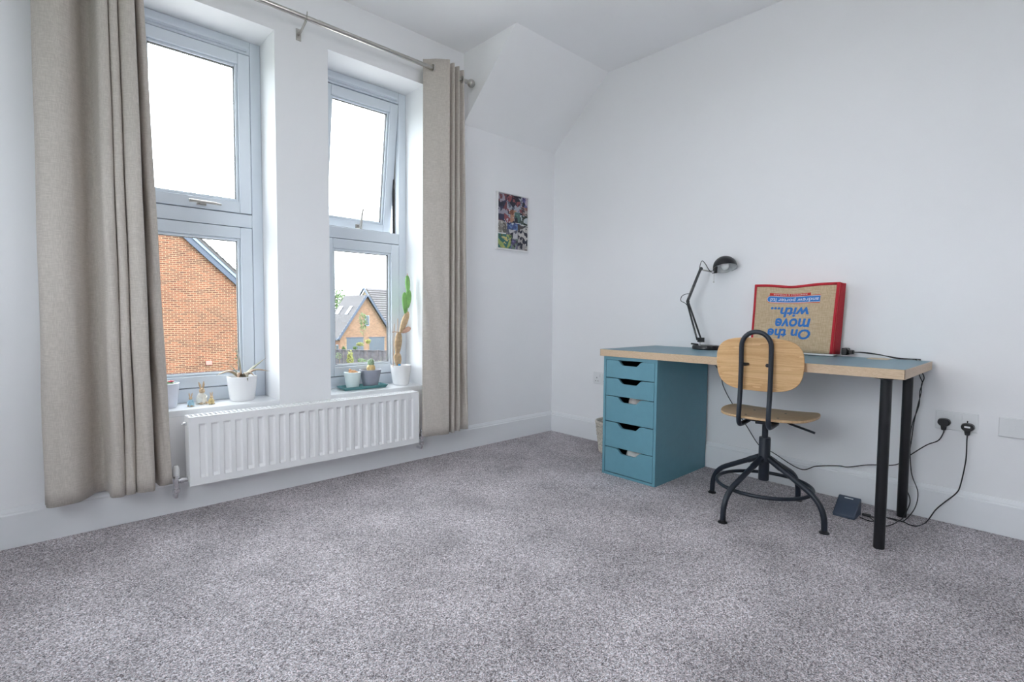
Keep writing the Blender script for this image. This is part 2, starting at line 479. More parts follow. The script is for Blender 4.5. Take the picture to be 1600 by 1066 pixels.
def window(n, X, label, tilt):
    x0, x1 = X
    root = thing('window_%d' % n, ((x0+x1)/2, RV, SILL), label, 'window', kind='structure')
    f = MB()
    ring(f, x0+.001, x1-.001, SILL, HEAD-.001, .054, .070, .072, RV, RV+.07)
    f.box(x0+.055, x1-.055, RV, RV+.07, 1.392, 1.462)
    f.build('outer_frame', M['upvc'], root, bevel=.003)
    k = MB()   # weather seals in the rebates: the dark seams round the sashes
    ring(k, x0+.053, x1-.053, SILL+.069, 1.393, .012, .012, .012, RV+.026, RV+.060)
    ring(k, x0+.053, x1-.053, 1.461, HEAD-.072, .012, .012, .012, RV+.056, RV+.068)
    k.build('weather_seal', M['gasket'], root, smooth=False)
    v = MB().box(x0+.07, x1-.07, RV-.014, RV, HEAD-.060, HEAD-.040)
    v.box(x0+.075, x1-.075, RV-.022, RV-.014, HEAD-.056, HEAD-.046)
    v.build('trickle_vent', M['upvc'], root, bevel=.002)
    MB().box(x0+.001, x1-.001, .0005, RV+.07, SILL-.03, SILL).build('window_sill', M['gloss'], root, bevel=.002)
    up = sash('upper_sash', root, x0+.0575, x1-.0575, 1.4655, HEAD-.0765, .058, '')
    lo = sash('lower_sash', root, x0+.0575, x1-.0575, SILL+.0735, 1.3885, .058, '')
    xc = (x0+x1)/2 + .02
    zh = 1.492
    y = RV - .006
    h = MB().box(xc-.022, xc+.022, y-.010, y, zh-.013, zh+.013)
    if not tilt:
        h.box(xc-.012, xc+.012, y-.032, y-.010, zh-.009, zh+.009)
        h.tube([(xc-.06, y-.034, zh-.001), (xc-.02, y-.036, zh), (xc+.05, y-.034, zh), (xc+.085, y-.030, zh-.002)], [.009, .008, .007, .006], 8)
    else:
        h.box(xc-.010, xc+.010, y-.032, y-.010, zh-.010, zh+.010)
        h.tube([(xc, y-.034, zh-.015), (xc, y-.036, zh+.03), (xc+.004, y-.034, zh+.08), (xc+.012, y-.030, zh+.115)], [.009, .008, .007, .006], 8)
    h.build('handle', M['steel'], up, bevel=.002)
    if tilt:
        up.rotation_euler.x = math.radians(tilt)
        # friction stays that hold the open sash
        for xx in (x0+.0545, x1-.0545):
            sx = 1 if xx < (x0+x1)/2 else -1
            st = MB().box(xx, xx+sx*.003, RV+.040, RV+.054, 1.47, 2.29)
            st.build('hinge_track', M['steel'], root, smooth=False)
            p0 = Vector((xx+sx*.002, RV+.05, 1.80)); p1 = Vector((xx+sx*.002, RV+.085, 1.66))
            MB().tube([p0, p1], .003, 6).build('hinge_arm', M['steel'], root)
    return root
window(1, W1, 'tall closed window on the left overlooking the large brick gable', 0)
window(2, W2, 'tall window on the right with its top pane tilted open', 7.5)

def add_fill_window():  # added window out of view, lets in daylight to fill the room
    y0, y1, z0, z1 = LW
    root = thing('window_3', (XL-.1, (y0+y1)/2, z0), 'added unseen window in the left wall, letting in fill daylight', 'window', kind='structure')
    x = XL - .16
    f = MB()
    f.box(x, x+.07, y0, y0+.05, z0, z1).box(x, x+.07, y1-.05, y1, z0, z1).box(x, x+.07, y0+.05, y1-.05, z0, z0+.05).box(x, x+.07, y0+.05, y1-.05, z1-.05, z1)
    ym = (y0+y1)/2
    f.box(x, x+.07, ym-.03, ym+.03, z0+.05, z1-.05)
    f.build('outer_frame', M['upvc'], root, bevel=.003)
    for a, b in ((y0+.05, ym-.03), (ym+.03, y1-.05)):
        MB().box(x+.03, x+.036, a, b, z0+.05, z1-.05).build('pane', M['glass'], root, smooth=False)
    MB().box(x+.07, XL+.02, y0, y1, z0-.001, z0+.018).build('window_sill', M['gloss'], root, bevel=.002)
add_fill_window()

# ------------------------------------------------------------------ curtain rail and curtains
RX0, RX1, RY, RZ = -3.04, -.965, -.105, 2.438
rail = thing('curtain_rail', ((RX0+RX1)/2, 0, RZ), 'brushed steel curtain rail with round ends above both windows', 'curtain rail')
MB().tube([(RX0, RY, RZ), (RX1, RY, RZ)], .0125, 16).build('rod', M['steel'], rail)
MB().tube([(-1.93, RY, RZ), (-1.91, RY, RZ)], .0137, 16).build('joint_sleeve', M['steel'], rail)
for x, s in ((RX0, -1), (RX1, 1)):
    pr = [(.0135, 0), (.0135, .012), (.010, .016)] + [(.026*math.sin(t), .040 - .026*math.cos(t)) for t in [math.pi*k/10 for k in range(2, 10)]] + [(.001, .0665)]
    MB().lathe([(r, s*z) for r, z in pr], (x, RY, RZ), 20, 'x').build('finial', M['steel'], rail)
for x in (-1.995, RX0+.02):
    b = MB().box(x-.013, x+.013, -.004, 0, RZ-.075, RZ-.015)
    b.tube([(x, -.004, RZ-.045), (x, -.03, RZ-.043), (x, -.075, RZ-.026), (x, RY, RZ-.0145)], .006, 8)
    b.tube([(x, RY+.0155*math.cos(t), RZ+.0155*math.sin(t)) for t in [math.pi*(-1.05 + 1.25*k/10) for k in range(11)]], .003, 6)
    b.tube([(x, RY-.014, RZ+.006), (x, RY-.018, RZ+.024)], .003, 6)
    b.build('bracket', M['steel'], rail, bevel=.001)

def curtain(name, label, profile, z0, z1, grommets, seed, hem_lift=None):
    """profile(t in 0..1 height) -> list of (x, y) key points across the cloth"""
    rnd = random.Random(seed)
    NZ = 40
    rows = []
    for j in range(NZ+1):
        t = j/NZ
        pts = spline([Vector((x, y, 0)) for x, y in profile(t)], 9)
        z = z0 + (z1-z0)*t
        row = []
        n = len(pts)
        for i, p in enumerate(pts):
            wob = .0035*math.sin(7*t*3.1 + i*.33 + seed) * (1-t)
            row.append(Vector((p.x + wob*.6, p.y + wob, z)))
        rows.append(row)
    n = len(rows[0])
    vs = [p for r in rows for p in r]
    fs = [(j*n+i, j*n+i+1, (j+1)*n+i+1, (j+1)*n+i) for j in range(NZ) for i in range(n-1)]
    xs = [v.x for v in rows[0]]
    root = thing(name, ((min(xs)+max(xs))/2, RY, z0), label, 'curtain', 'eyelet curtains at the windows')
    MB().add(vs, fs).build('cloth', M['curtain'], root, solid=.003, angle=80)
    # turned-up hem: a second strip laid over the lower edge, on the room side and wall side
    for gx, gy in grommets:
        m = MB()
        m.tube([(gx, RY + .021*math.cos(a), RZ + .021*math.sin(a)) for a in [2*math.pi*k/20 for k in range(20)]], .0045, 8, closed=True)
        m.build('eyelet', M['steel'], root)
    return root

def lerp(a, b, t): return a + (b-a)*t
# left curtain: key points (x at the foot, y at the foot, x at the top, y at the top)
KL = [(-3.045, -.075, -3.025, -.07), (-3.035, -.120, -3.010, -.100), (-2.990, -.135, -2.965, -.125), (-2.945, -.120, -2.925, -.112), (-2.915, -.085, -2.905, -.085),
      (-2.885, -.030, -2.880, -.035), (-2.853, -.025, -2.852, -.025), (-2.842, -.085, -2.842, -.085), (-2.838, -.150, -2.838, -.140),
      (-2.818, -.165, -2.822, -.155), (-2.797, -.150, -2.806, -.145), (-2.792, -.090, -2.803, -.085), (-2.790, -.145, -2.800, -.140),
      (-2.772, -.158, -2.785, -.150), (-2.758, -.140, -2.775, -.138), (-2.755, -.085, -2.772, -.080), (-2.750, -.140, -2.768, -.135), (-2.725, -.165, -2.745, -.155),
      (-2.697, -.160, -2.722, -.148), (-2.688, -.110, -2.715, -.105), (-2.684, -.040, -2.712, -.045), (-2.676, -.040, -2.708, -.044), (-2.668, -.095, -2.704, -.088), (-2.648, -.112, -2.696, -.104), (-2.620, -.106, -2.684, -.098)]
curtain('eyelet_curtain', 'floor-length oatmeal curtain left of the windows beside the bare wall',
        lambda t: [(lerp(a, c, t), lerp(b, d, t)) for a, b, c, d in KL], .165, 2.495, [(-2.84, 0), (-2.80, 0), (-2.77, 0), (-2.712, 0)], 1)
KR = [(-1.312, -.122, -1.262, -.058), (-1.290, -.135, -1.240, -.080), (-1.235, -.150, -1.205, -.120), (-1.185, -.165, -1.165, -.150), (-1.150, -.172, -1.140, -.165),
      (-1.136, -.150, -1.130, -.140), (-1.132, -.085, -1.126, -.080), (-1.126, -.055, -1.122, -.055), (-1.116, -.085, -1.113, -.085), (-1.108, -.150, -1.104, -.142), (-1.094, -.160, -1.092, -.150),
      (-1.086, -.100, -1.084, -.095), (-1.080, -.060, -1.078, -.060), (-1.070, -.095, -1.066, -.090), (-1.058, -.140, -1.055, -.130), (-1.043, -.150, -1.045, -.138), (-1.036, -.105, -1.038, -.100), (-1.024, -.062, -1.030, -.066),
      (-.998, -.105, -1.012, -.092), (-.975, -.135, -.998, -.115), (-.955, -.125, -.988, -.110), (-.945, -.085, -.983, -.080)]
curtain('eyelet_curtain', 'floor-length oatmeal curtain right of the windows beside the photo collage',
        lambda t: [(lerp(a, c, t), lerp(b, d, t)) for a, b, c, d in KR], .175, 2.495, [(-1.222, 0), (-1.128, 0), (-1.082, 0), (-1.04, 0), (-1.002, 0)], 2)

# ------------------------------------------------------------------ radiator
def radiator():
    x0, x1, z0, z1 = -2.553, -1.330, .142, .452
    yf, yb = -.112, -.030
    root = thing('radiator', ((x0+x1)/2, yb, z0), 'white fluted panel radiator on the wall below the windows', 'radiator')
    # front panel with pressed vertical channels
    NCH = 23
    xs = [x0, x0+.012]
    pitch = (x1-x0-.06) / NCH
    chans = [x0+.03 + pitch*(i+.5) for i in range(NCH)]
    cols = [(x0, 0), (x0+.02, 0)]
    for c in chans:
        cols += [(c-.0165, 0), (c-.010, 1), (c+.010, 1), (c+.0165, 0)]
    cols += [(x1-.02, 0), (x1, 0)]
    zr = [(z0, 0), (z0+.028, 0), (z0+.042, 1), (z1-.040, 1), (z1-.030, 0), (z1, 0)]
    vs = [Vector((x, yf + .009*a*b, z)) for z, b in zr for x, a in cols]
    n = len(cols)
    fs = [(j*n+i, j*n+i+1, (j+1)*n+i+1, (j+1)*n+i) for j in range(len(zr)-1) for i in range(n-1)]
    p = MB().add(vs, fs)
    k = len(p.v)
    p.build('front_panel', M['rad'], root, angle=25)
    s = MB().box(x0, x1, yf, yf+.004, z0-.006, z0).box(x0-.002, x0+.001, yf-.001, yf+.01, z0-.006, z1).box(x1-.001, x1+.002, yf-.001, yf+.01, z0-.006, z1)
    s.box(x0-.002, x1+.002, yf-.001, yf+.006, z1, z1+.004)
    s.build('panel_rim', M['rad'], root, bevel=.0015)
    MB().box(x0+.01, x1-.01, yb-.004, yb, z0, z1-.006).build('back_panel', M['rad'], root, smooth=False)
    MB().box(x0+.02, x1-.02, yf+.026, yb-.012, z0+.02, z1-.03).build('convector_fins', M['rad'], root, smooth=False)
    g = MB()
    for i in range(62):
        x = x0+.008 + i*(x1-x0-.016)/61
        g.box(x-.004, x+.004, yf+.010, yb-.002, z1-.001, z1+.0035)
    g.box(x0, x1, yf+.004, yf+.012, z1-.001, z1+.004).box(x0, x1, yb-.010, yb, z1-.001, z1+.004)
    g.build('top_grille', M['rad'], root, smooth=False)
    for x, s in ((x0, -1), (x1, 1)):
        MB().box(x, x+s*.0015, yf+.008, yb, z0+.012, z1+.004).build('side_panel', M['rad'], root, smooth=False)
    for x in (x0+.16, x1-.16):
        MB().box(x-.015, x+.015, yb, -.0005, z0+.03, z1-.03).build('wall_bracket', M['rad'], root, smooth=False)
    # valves at both lower corners, with tails to the wall
    ym = -.071
    for x, s, head in ((x0, -1, True), (x1, 1, False)):
        v = MB()
        zc = z0 + .022
        v.lathe([(.011, 0), (.011, .018), (.015, .019), (.015, .032), (.011, .033), (.011, .040)], (0,0,0), 14)
        v.v = [Vector((x + s*a.z, ym + a.x, zc + a.y)) for a in v.v]
        xv = x + s*.048
        v.lathe([(.012, -.055), (.0155, -.052), (.0155, -.036), (.0115, -.034), (.0125, .012), (.016, .014), (.016, .024)], (xv, ym, zc), 14)
        v.tube(spline([(xv, ym, zc-.050), (xv, ym, zc-.066), (xv, ym+.012, zc-.078), (xv, -.018, zc-.078)], 5), .0075, 10)
        b = v.build('valve', M['chrome'], root)
        c = MB()
        if head:
            c.lathe([(.0135, .022), (.0150, .030), (.0150, .052), (.012, .066), (.007, .072)], (xv, ym, zc), 16)
        else:
            c.lathe([(.0125, .022), (.0125, .040), (.009, .046)], (xv, ym, zc), 16)
        c.build('valve_cap', M['white'] if head else M['chrome'], b)
    bl = MB().tube([(x0+.001, ym, z1-.03), (x0-.016, ym, z1-.03)], .008, 12)
    bl.tube([(x0-.016, ym, z1-.03), (x0-.022, ym, z1-.03)], .004, 6)
    bl.build('bleed_valve', M['chrome'], root)
radiator()

# ------------------------------------------------------------------ added fill lamp, unseen above the view
def add_fill_lamp():  # glowing globe added out of view to lift the ambient light
    c = Vector((-1.75, -1.85, ZC)); zg = 2.30; rg = .19
    root = thing('fill_pendant', c, 'added fill light, an unseen opal globe hung from the ceiling', 'lamp')
    MB().lathe([(.05, 0), (.05, -.02), (.012, -.03)], c, 28).build('fill_rose', M['gloss'], root)
    MB().tube([c + Vector((0, 0, -.028)), Vector((c.x, c.y, zg+rg-.005))], .004, 8).build('flex', M['gloss'], root)
    m, n, b = new_mat('fill_lamp_glow')
    b.inputs['Base Color'].default_value = (.9, .9, .88, 1)
    b.inputs['Emission Color'].default_value = (.97, .97, 1, 1)
    b.inputs['Emission Strength'].default_value = FILL_POWER / (math.pi * 4 * math.pi * rg * rg) * 3.3
    MB().ball((c.x, c.y, zg), rg, 32, 18).build('globe', m, root)
add_fill_lamp()

# ------------------------------------------------------------------ photo collage on the window wall
def blot(name, cols, scale, seed):
    m, n, b = new_mat(name)
    b.inputs['Roughness'].default_value = .35
    tc = n.nodes.new('ShaderNodeTexCoord'); mp = n.nodes.new('ShaderNodeMapping')
    mp.inputs['Location'].default_value = (seed*1.7, seed*.9, seed*2.3)
    n.links.new(tc.outputs['Object'], mp.inputs['Vector'])
    v = n.nodes.new('ShaderNodeTexVoronoi'); v.inputs['Scale'].default_value = scale
    z = n.nodes.new('ShaderNodeTexNoise'); z.inputs['Scale'].default_value = scale*1.4; z.inputs['Detail'].default_value = 3
    n.links.new(mp.outputs[0], v.inputs['Vector']); n.links.new(mp.outputs[0], z.inputs['Vector'])
    sp_ = n.nodes.new('ShaderNodeSeparateColor'); n.links.new(v.outputs['Color'], sp_.inputs[0])
    mx = n.nodes.new('ShaderNodeMath'); mx.operation = 'MULTIPLY_ADD'; mx.inputs[1].default_value = .55
    n.links.new(sp_.outputs[0], mx.inputs[0])
    hf = n.nodes.new('ShaderNodeMath'); hf.operation = 'MULTIPLY'; hf.inputs[1].default_value = .5
    n.links.new(z.outputs['Fac'], hf.inputs[0]); n.links.new(hf.outputs[0], mx.inputs[2])
    r = n.nodes.new('ShaderNodeValToRGB'); r.color_ramp.interpolation = 'CONSTANT'
    e = r.color_ramp.elements
    e[0].position = 0; e[0].color = (*cols[0], 1)
    e[1].position = .30; e[1].color = (*cols[1], 1)
    for i, c in enumerate(cols[2:]):
        k = e.new(.30 + .16*(i+1)); k.color = (*c, 1)
    n.links.new(mx.outputs[0], r.inputs['Fac']); n.links.new(r.outputs['Color'], b.inputs['Base Color'])
    return m

def collage():
    x0, x1, z0, z1 = -.617, -.297, 1.405, 1.815
    root = thing('photo_collage', ((x0+x1)/2, 0, z0), 'collage of small photographs in a thin white frame on the wall', 'picture')
    MB().box(x0, x1, -.012, -.0005, z0, z1).build('backing_board', M['frame_w'], root, smooth=False)
    f = MB(); ring(f, x0, x1, z0, z1, .011, .011, .006, -.022, -.012)
    f.build('picture_frame', M['frame_w'], root, bevel=.002)
    W, H = x1-x0-.024, z1-z0-.02
    dk = (.015, .014, .03); pal = [
        [dk, (.03, .03, .07), (.16, .05, .06), (.32, .30, .36), (.04, .05, .09)],
        [(.10, .11, .16), (.35, .36, .42), dk, (.25, .07, .08), (.45, .45, .5)],
        [(.05, .04, .12), (.12, .12, .30), (.5, .42, .5), dk, (.25, .2, .3)],
        [(.12, .03, .03), (.22, .09, .08), (.30, .18, .15), (.06, .04, .05), (.4, .35, .33)],
        [dk, (.20, .07, .04), (.42, .22, .14), (.55, .5, .5), (.1, .06, .05)],
        [(.03, .08, .07), (.08, .16, .14), (.2, .35, .3), dk, (.4, .42, .4)],
        [(.5, .55, .58), (.45, .5, .53), (.06, .08, .07), (.02, .03, .02), (.5, .52, .52)],
        [(.20, .19, .17), (.3, .28, .25), (.5, .48, .45), (.12, .11, .1), (.35, .33, .3)],
        [dk, (.05, .08, .22), (.12, .2, .4), (.45, .48, .55), (.1, .14, .2)],
        [(.42, .42, .44), (.5, .5, .52), dk, (.1, .1, .14), (.55, .54, .54)],
        [(.45, .42, .12), (.30, .38, .12), (.05, .10, .04), (.03, .14, .13), (.55, .5, .2)],
        [(.08, .07, .14), (.18, .15, .32), (.03, .03, .04), (.14, .2, .16), (.3, .28, .36)],
        [(.06, .05, .05), (.35, .33, .33), dk, (.52, .5, .48), (.2, .16, .15)]]
    # (u0,u1,v0,v1) from the top left
    tiles = [(0, .55, 0, .38), (.30, .84, 0, .30), (.82, 1, .0, .18), (.78, 1, .18, .36), (.36, .62, .27, .52), (.55, .82, .30, .50), (.74, 1, .34, .52),
             (0, .30, .50, .72), (.31, .74, .51, .65), (.28, .72, .64, .80), (0, .46, .74, 1), (.42, .72, .80, 1), (.66, 1, .53, 1), (0, .24, .38, .50), (.20, .40, .36, .52)]
    for i, (u0, u1, v0, v1) in enumerate(tiles):
        y = -.0125 - .00025*(i+1)
        m = blot('photo_print', pal[i % len(pal)], 20 + 4*(i % 4), i+1)
        MB().box(x0+.012+W*u0, x0+.012+W*u1, y-.0012, -.012, z1-.008-H*v1, z1-.008-H*v0).build('photo', m, root, smooth=False)
collage()

# ------------------------------------------------------------------ desk and drawer unit
DX0, DX1, DY0, DY1, DZ = -.612, -.014, -2.398, -.946, .738
desk = thing('desk', ((DX0+DX1)/2, (DY0+DY1)/2, 0), 'long desk with grey-blue top and pale wood edge on black legs', 'desk')
MB().box(DX0+.002, DX1-.002, DY0+.002, DY1-.002, .6995, DZ).build('tabletop', M['tealtop'], desk, bevel=.001)
MB().box(DX0, DX0+.0019, DY0, DY1, .699, DZ-.0005).build('edge_band', M['edge'], desk, smooth=False)
MB().box(DX0, DX1, DY0, DY0+.0019, .699, DZ-.0005).build('edge_band', M['edge'], desk, smooth=False)
MB().box(DX0, DX1, DY1-.0019, DY1, .699, DZ-.0005).build('edge_band', M['edge'], desk, smooth=False)
for x, y in ((-.562, -2.331), (-.080, -2.322)):
    m = MB().lathe([(.0, 0), (.0195, 0), (.020, .004), (.020, .690), (.025, .692), (.025, .6995)], (x, y, 0), 28)
    l = m.build('leg', M['blackm'], desk)
    pl = MB().lathe([(.042, .695), (.042, .6993)], (x, y, 0), 28)
    pl.build('mounting_plate', M['blackm'], l)

UX0, UX1, UY0, UY1, UZ = -.602, -.024, -1.322, -.967, .698
unit = thing('drawer_unit', ((UX0+UX1)/2, (UY0+UY1)/2, 0), 'grey-turquoise five-drawer unit holding up the left end of the desk', 'drawer unit')
T = .016
c = MB().box(UX0, UX1, UY0, UY0+T, 0, UZ).box(UX0, UX1, UY1-T, UY1, 0, UZ).box(UX0, UX1, UY0+T, UY1-T, UZ-.018, UZ)
c.box(UX0, UX1, UY0+T, UY1-T, 0, .014).box(UX1-.008, UX1, UY0+T, UY1-T, .014, UZ-.018)
c.build('carcass', M['teal'], unit, bevel=.001)
zt_ = UZ - .0195
fy0, fy1 = UY0+T+.002, UY1-T-.002
for h in (.1065, .1065, .1505, .1505, .1505):
    z1_, z0_ = zt_, zt_ - h + .0045
    wc = (fy0+fy1)/2
    cut = []
    def sm(a, b, t): return a + (b-a)*(3*t*t - 2*t**3)
    hw0, hw1, dp = .083, .040, .029
    for k in range(9):
        t = k/8; cut.append((wc + hw0 - (hw0-hw1)*t, z1_ - sm(0, dp, t)))
    for k in range(9):
        t = k/8; cut.append((wc - hw1 - (hw0-hw1)*t, z1_ - dp + sm(0, dp, t)))
    poly = [(fy0, z0_), (fy1, z0_), (fy1, z1_)] + cut + [(fy0, z1_)]
    d = MB().prism(poly, lambda y, z: Vector((UX0+.001, y, z)), lambda y, z: Vector((UX0+.017, y, z))).build('drawer_front', M['teal'], unit, smooth=False, bevel=.0008)
    b = MB().box(UX0+.0175, UX1-.03, fy0+.006, fy0+.014, z0_+.012, z1_-.022).box(UX0+.0175, UX1-.03, fy1-.014, fy1-.006, z0_+.012, z1_-.022)
    b.box(UX0+.0175, UX1-.03, fy0+.014, fy1-.014, z0_+.012, z0_+.018).box(UX1-.036, UX1-.03, fy0+.014, fy1-.014, z0_+.018, z1_-.022)
    b.build('drawer_box', M['tealdark'], d, smooth=False)
    zt_ -= h

def crumple(name, label, c, r, m, seed):
    rnd = random.Random(seed)
    bm = bmesh.new()
    bmesh.ops.create_icosphere(bm, subdivisions=3, radius=1)
    for v in bm.verts:
        k = 1 + .10*math.sin(9*v.co.x+seed) * math.cos(8*v.co.y) + .06*rnd.uniform(-1, 1)
        v.co = Vector((v.co.x*r[0]*k, v.co.y*r[1]*k, v.co.z*r[2]*k))
        if v.co.z < -r[2]*.6: v.co.z = -r[2]*.6
    me = bpy.data.meshes.new(name); bm.to_mesh(me); bm.free()
    for p in me.polygons: p.use_smooth = True
    me.materials.append(m)
    o = bpy.data.objects.new(name, me); COL.objects.link(o); o.location = c
    return tag(o, label, 'cloth', 'cloths stuffed in the drawers')
z3 = UZ - .0195 - .1065*2 - .1505 + .003 + .0186
crumple('folded_cloth', 'pinkish cloth showing through the finger slot of the middle drawer', (UX0+.085, -1.152, z3+.058), (.062, .060, .0945), M['paper'], 3)
z5 = z3 - .301
crumple('folded_cloth', 'white cloth showing through the finger slot of the bottom drawer', (UX0+.085, -1.150, z5+.061), (.062, .060, .099), M['paper2'], 5)

# ------------------------------------------------------------------ wicker basket between drawer unit and corner
def basket():
    c = Vector((-.172, -.745, 0)); h = .212
    root = thing('wicker_basket', c, 'pale wicker waste basket half hidden behind the drawer unit', 'basket')
    NR, NS = 17, 20
    R_ = lambda z: .098 + .026*(z/h)
    MB().lathe([(.0, .001), (.096, .001), (.096, .008), (0, .008)], c, 28, capb=False, capt=False).build('base', M['wicker'], root)
    for i in range(NR):
        z = .008 + (h-.016)*i/(NR-1)
        pts = []
        for k in range(NS*2):
            a = math.pi*k/NS
            rr = R_(z) + .0035*(1 if (k + i) % 2 else -1)
            pts.append(c + Vector((rr*math.cos(a), rr*math.sin(a), z)))
        MB().tube(pts, .0058, 5, closed=True).build('weave', M['wicker'], root)
    for k in range(NS*2):
        if k % 2: continue
        a = math.pi*k/NS + .02
        MB().tube([c + Vector((R_(z)*math.cos(a), R_(z)*math.sin(a), z)) for z in (.004, h)], .0032, 5).build('stake', M['wicker'], root)
    MB().tube([c + Vector((R_(h)*math.cos(a), R_(h)*math.sin(a), h)) for a in [2*math.pi*k/40 for k in range(40)]], .009, 7, closed=True).build('rim', M['wicker'], root)
basket()

# ------------------------------------------------------------------ swivel chair
def chair():
    rz = math.radians(7)
    root = thing('swivel_chair', (-.505, -1.852, 0), 'swivel chair with light wood seat and back on dark metal frame', 'chair', rz=rz)
    L = dict(local=True)
    # four legs at 77, 167, 257, 347 degrees in the room
    for a in (77, 167, 257, 347):
        a = math.radians(a) - rz
        d = Vector((math.cos(a), math.sin(a), 0)); z = Vector((0, 0, 1))
        path = [d*.022 + z*.262, d*.20 + z*.170]
        P0, P1, P2 = d*.215 + z*.162, d*.285 + z*.124, d*.290 + z*.045
        for k in range(9):
            t = k/8; path.append(P0*(1-t)**2 + P1*2*t*(1-t) + P2*t*t)
        path.append(d*.291 + z*.008)
        lg = MB().tube(path, .0125, 12).build('leg', M['navy'], root, **L)
        MB().tube([d*.026 + z*.260, d*.085 + z*.229], .0145, 12).build('leg_socket', M['navy'], lg, **L)
        MB().lathe([(.0, 0), (.021, 0), (.021, .004), (.013, .009), (.013, .014)], d*.291, 16).build('foot_pad', M['black'], lg, **L)
    MB().tube([Vector((.208*math.cos(t), .208*math.sin(t), .132)) for t in [2*math.pi*k/56 for k in range(56)]], .0085, 10, closed=True).build('foot_ring', M['navy'], root, **L)
    MB().lathe([(.0, .153), (.0225, .153), (.0235, .156), (.0235, .245), (.0265, .248), (.0265, .276), (.0255, .279), (.0255, .356), (.0245, .360), (.0, .360)], (0,0,0), 28, capb=False, capt=False).build('column_sleeve', M['navy'], root, **L)
    MB().lathe([(.0135, .350), (.0135, .452)], (0,0,0), 20).build('gas_lift', M['navy'], root, **L)
    pl = MB().box(-.105, .10, -.055, .055, .4495, .4545).box(-.045, .045, -.035, .035, .428, .449)
    pl.build('seat_plate', M['navy'], root, bevel=.003, **L)
    MB().tube([(.03, -.035, .440), (.03, -.085, .440), (.028, -.10, .434), (.02, -.19, .412), (.018, -.205, .408)], .0055, 8).build('height_lever', M['navy'], root, **L)
    # seat: dished rounded plywood
    def outline(n, a, b, ex):
        pts = []
        for k in range(n):
            t = 2*math.pi*k/n
            ct, st = math.cos(t), math.sin(t)
            pts.append((a*math.copysign(abs(ct)**(2/ex), ct), b*math.copysign(abs(st)**(2/ex), st)))
        return pts
    ol = outline(72, .222, .212, 2.75)
    NRG = 10
    vs = []; fs = []
    def zs(x, y):
        return .464 + .008*(abs(y)/.2)**2 - .012*max(0, (x-.14)/.12)**2 + .010*max(0, (-x-.04)/.13)**2
    for side, dz in ((0, .006), (1, -.006)):
        base = len(vs)
        vs.append(Vector((.05, 0, zs(.05, 0)+dz)))
        for i in range(1, NRG+1):
            for x, y in ol:
                q = i/NRG
                xx = x*q + .05
                yy = y*q*(1 - .10*max(0, -x/.2)*q)
                vs.append(Vector((xx, yy, zs(xx, yy)+dz)))
        n = len(ol)
        for k in range(n):
            fs.append((base, base+1+k, base+1+(k+1) % n))
            for i in range(NRG-1):
                a = base+1+i*n; fs.append((a+k, a+n+k, a+n+(k+1) % n, a+(k+1) % n))
    n = len(ol); o0 = 1+(NRG-1)*n; o1 = o0 + 1 + NRG*n
    for k in range(n): fs.append((o0+k, o1+k, o1+(k+1) % n, o0+(k+1) % n))
    st = MB().add(vs, fs).build('seat', M['ashseat'], root, bevel=.003, angle=50, **L)
    for x in (-.075, .075):
        for y in (-.07, .07):
            zz = zs(x, y)+.0062
            MB().lathe([(.0, zz), (.0055, zz), (.0050, zz+.0012), (0, zz+.0014)], (x, y, 0), 14, capb=False, capt=False).build('bolt', M['black'], st, **L)
    # backrest: curved rounded plywood panel in front of the hoop
    bo = outline(72, .184, .121, 3.4)
    vs = []; fs = []
    bx = lambda y: -.170 + .016*(y/.19)**2
    for side, dx in ((0, .005), (1, -.005)):
        base = len(vs)
        vs.append(Vector((bx(0)+dx, 0, .722)))
        for i in range(1, NRG+1):
            for y, z in bo:
                q = i/NRG
                yy = y*q * (1 - .06*max(0, -z/.127))
                zz = z*q
                vs.append(Vector((bx(yy)+dx - .02*(zz/.127)*.5, yy, .722+zz)))
        for k in range(n):
            fs.append((base, base+1+k, base+1+(k+1) % n))
            for i in range(NRG-1):
                a = base+1+i*n; fs.append((a+k, a+n+k, a+n+(k+1) % n, a+(k+1) % n))
    for k in range(n): fs.append((o0+k, o1+k, o1+(k+1) % n, o0+(k+1) % n))
    bk = MB().add(vs, fs).build('backrest', M['ash'], root, bevel=.002, angle=50, **L)
    # bent tube hoop
    hw, rb = .062, .0105
    xb = -.205
    half = [(-.055, .4435), (-.165, .4435), (-.200, .450), (-.213, .474), (-.212, .52), (-.203, .60), (-.200, .70), (-.203, .80)]
    left = spline([Vector((x, hw, z)) for x, z in half], 6)
    arc = [Vector((-.203 - .004*math.sin(math.pi*k/16), hw*math.cos(math.pi*k/16), .804 + .066*math.sin(math.pi*k/16))) for k in range(1, 16)]
    right = [Vector((p.x, -p.y, p.z)) for p in reversed(left)]
    MB().tube(left + arc + right, rb, 14).build('back_hoop', M['navy'], root, **L)
    for y in (-1, 1):
        MB().tube([(-.200, y*(hw-.002), .722), (-.196, y*(hw-.016), .722), (bx(.05)-.004, y*(hw-.022), .722)], [.008, .008, .0065], 10).build('back_bolt', M['black'], bk, **L)
chair()

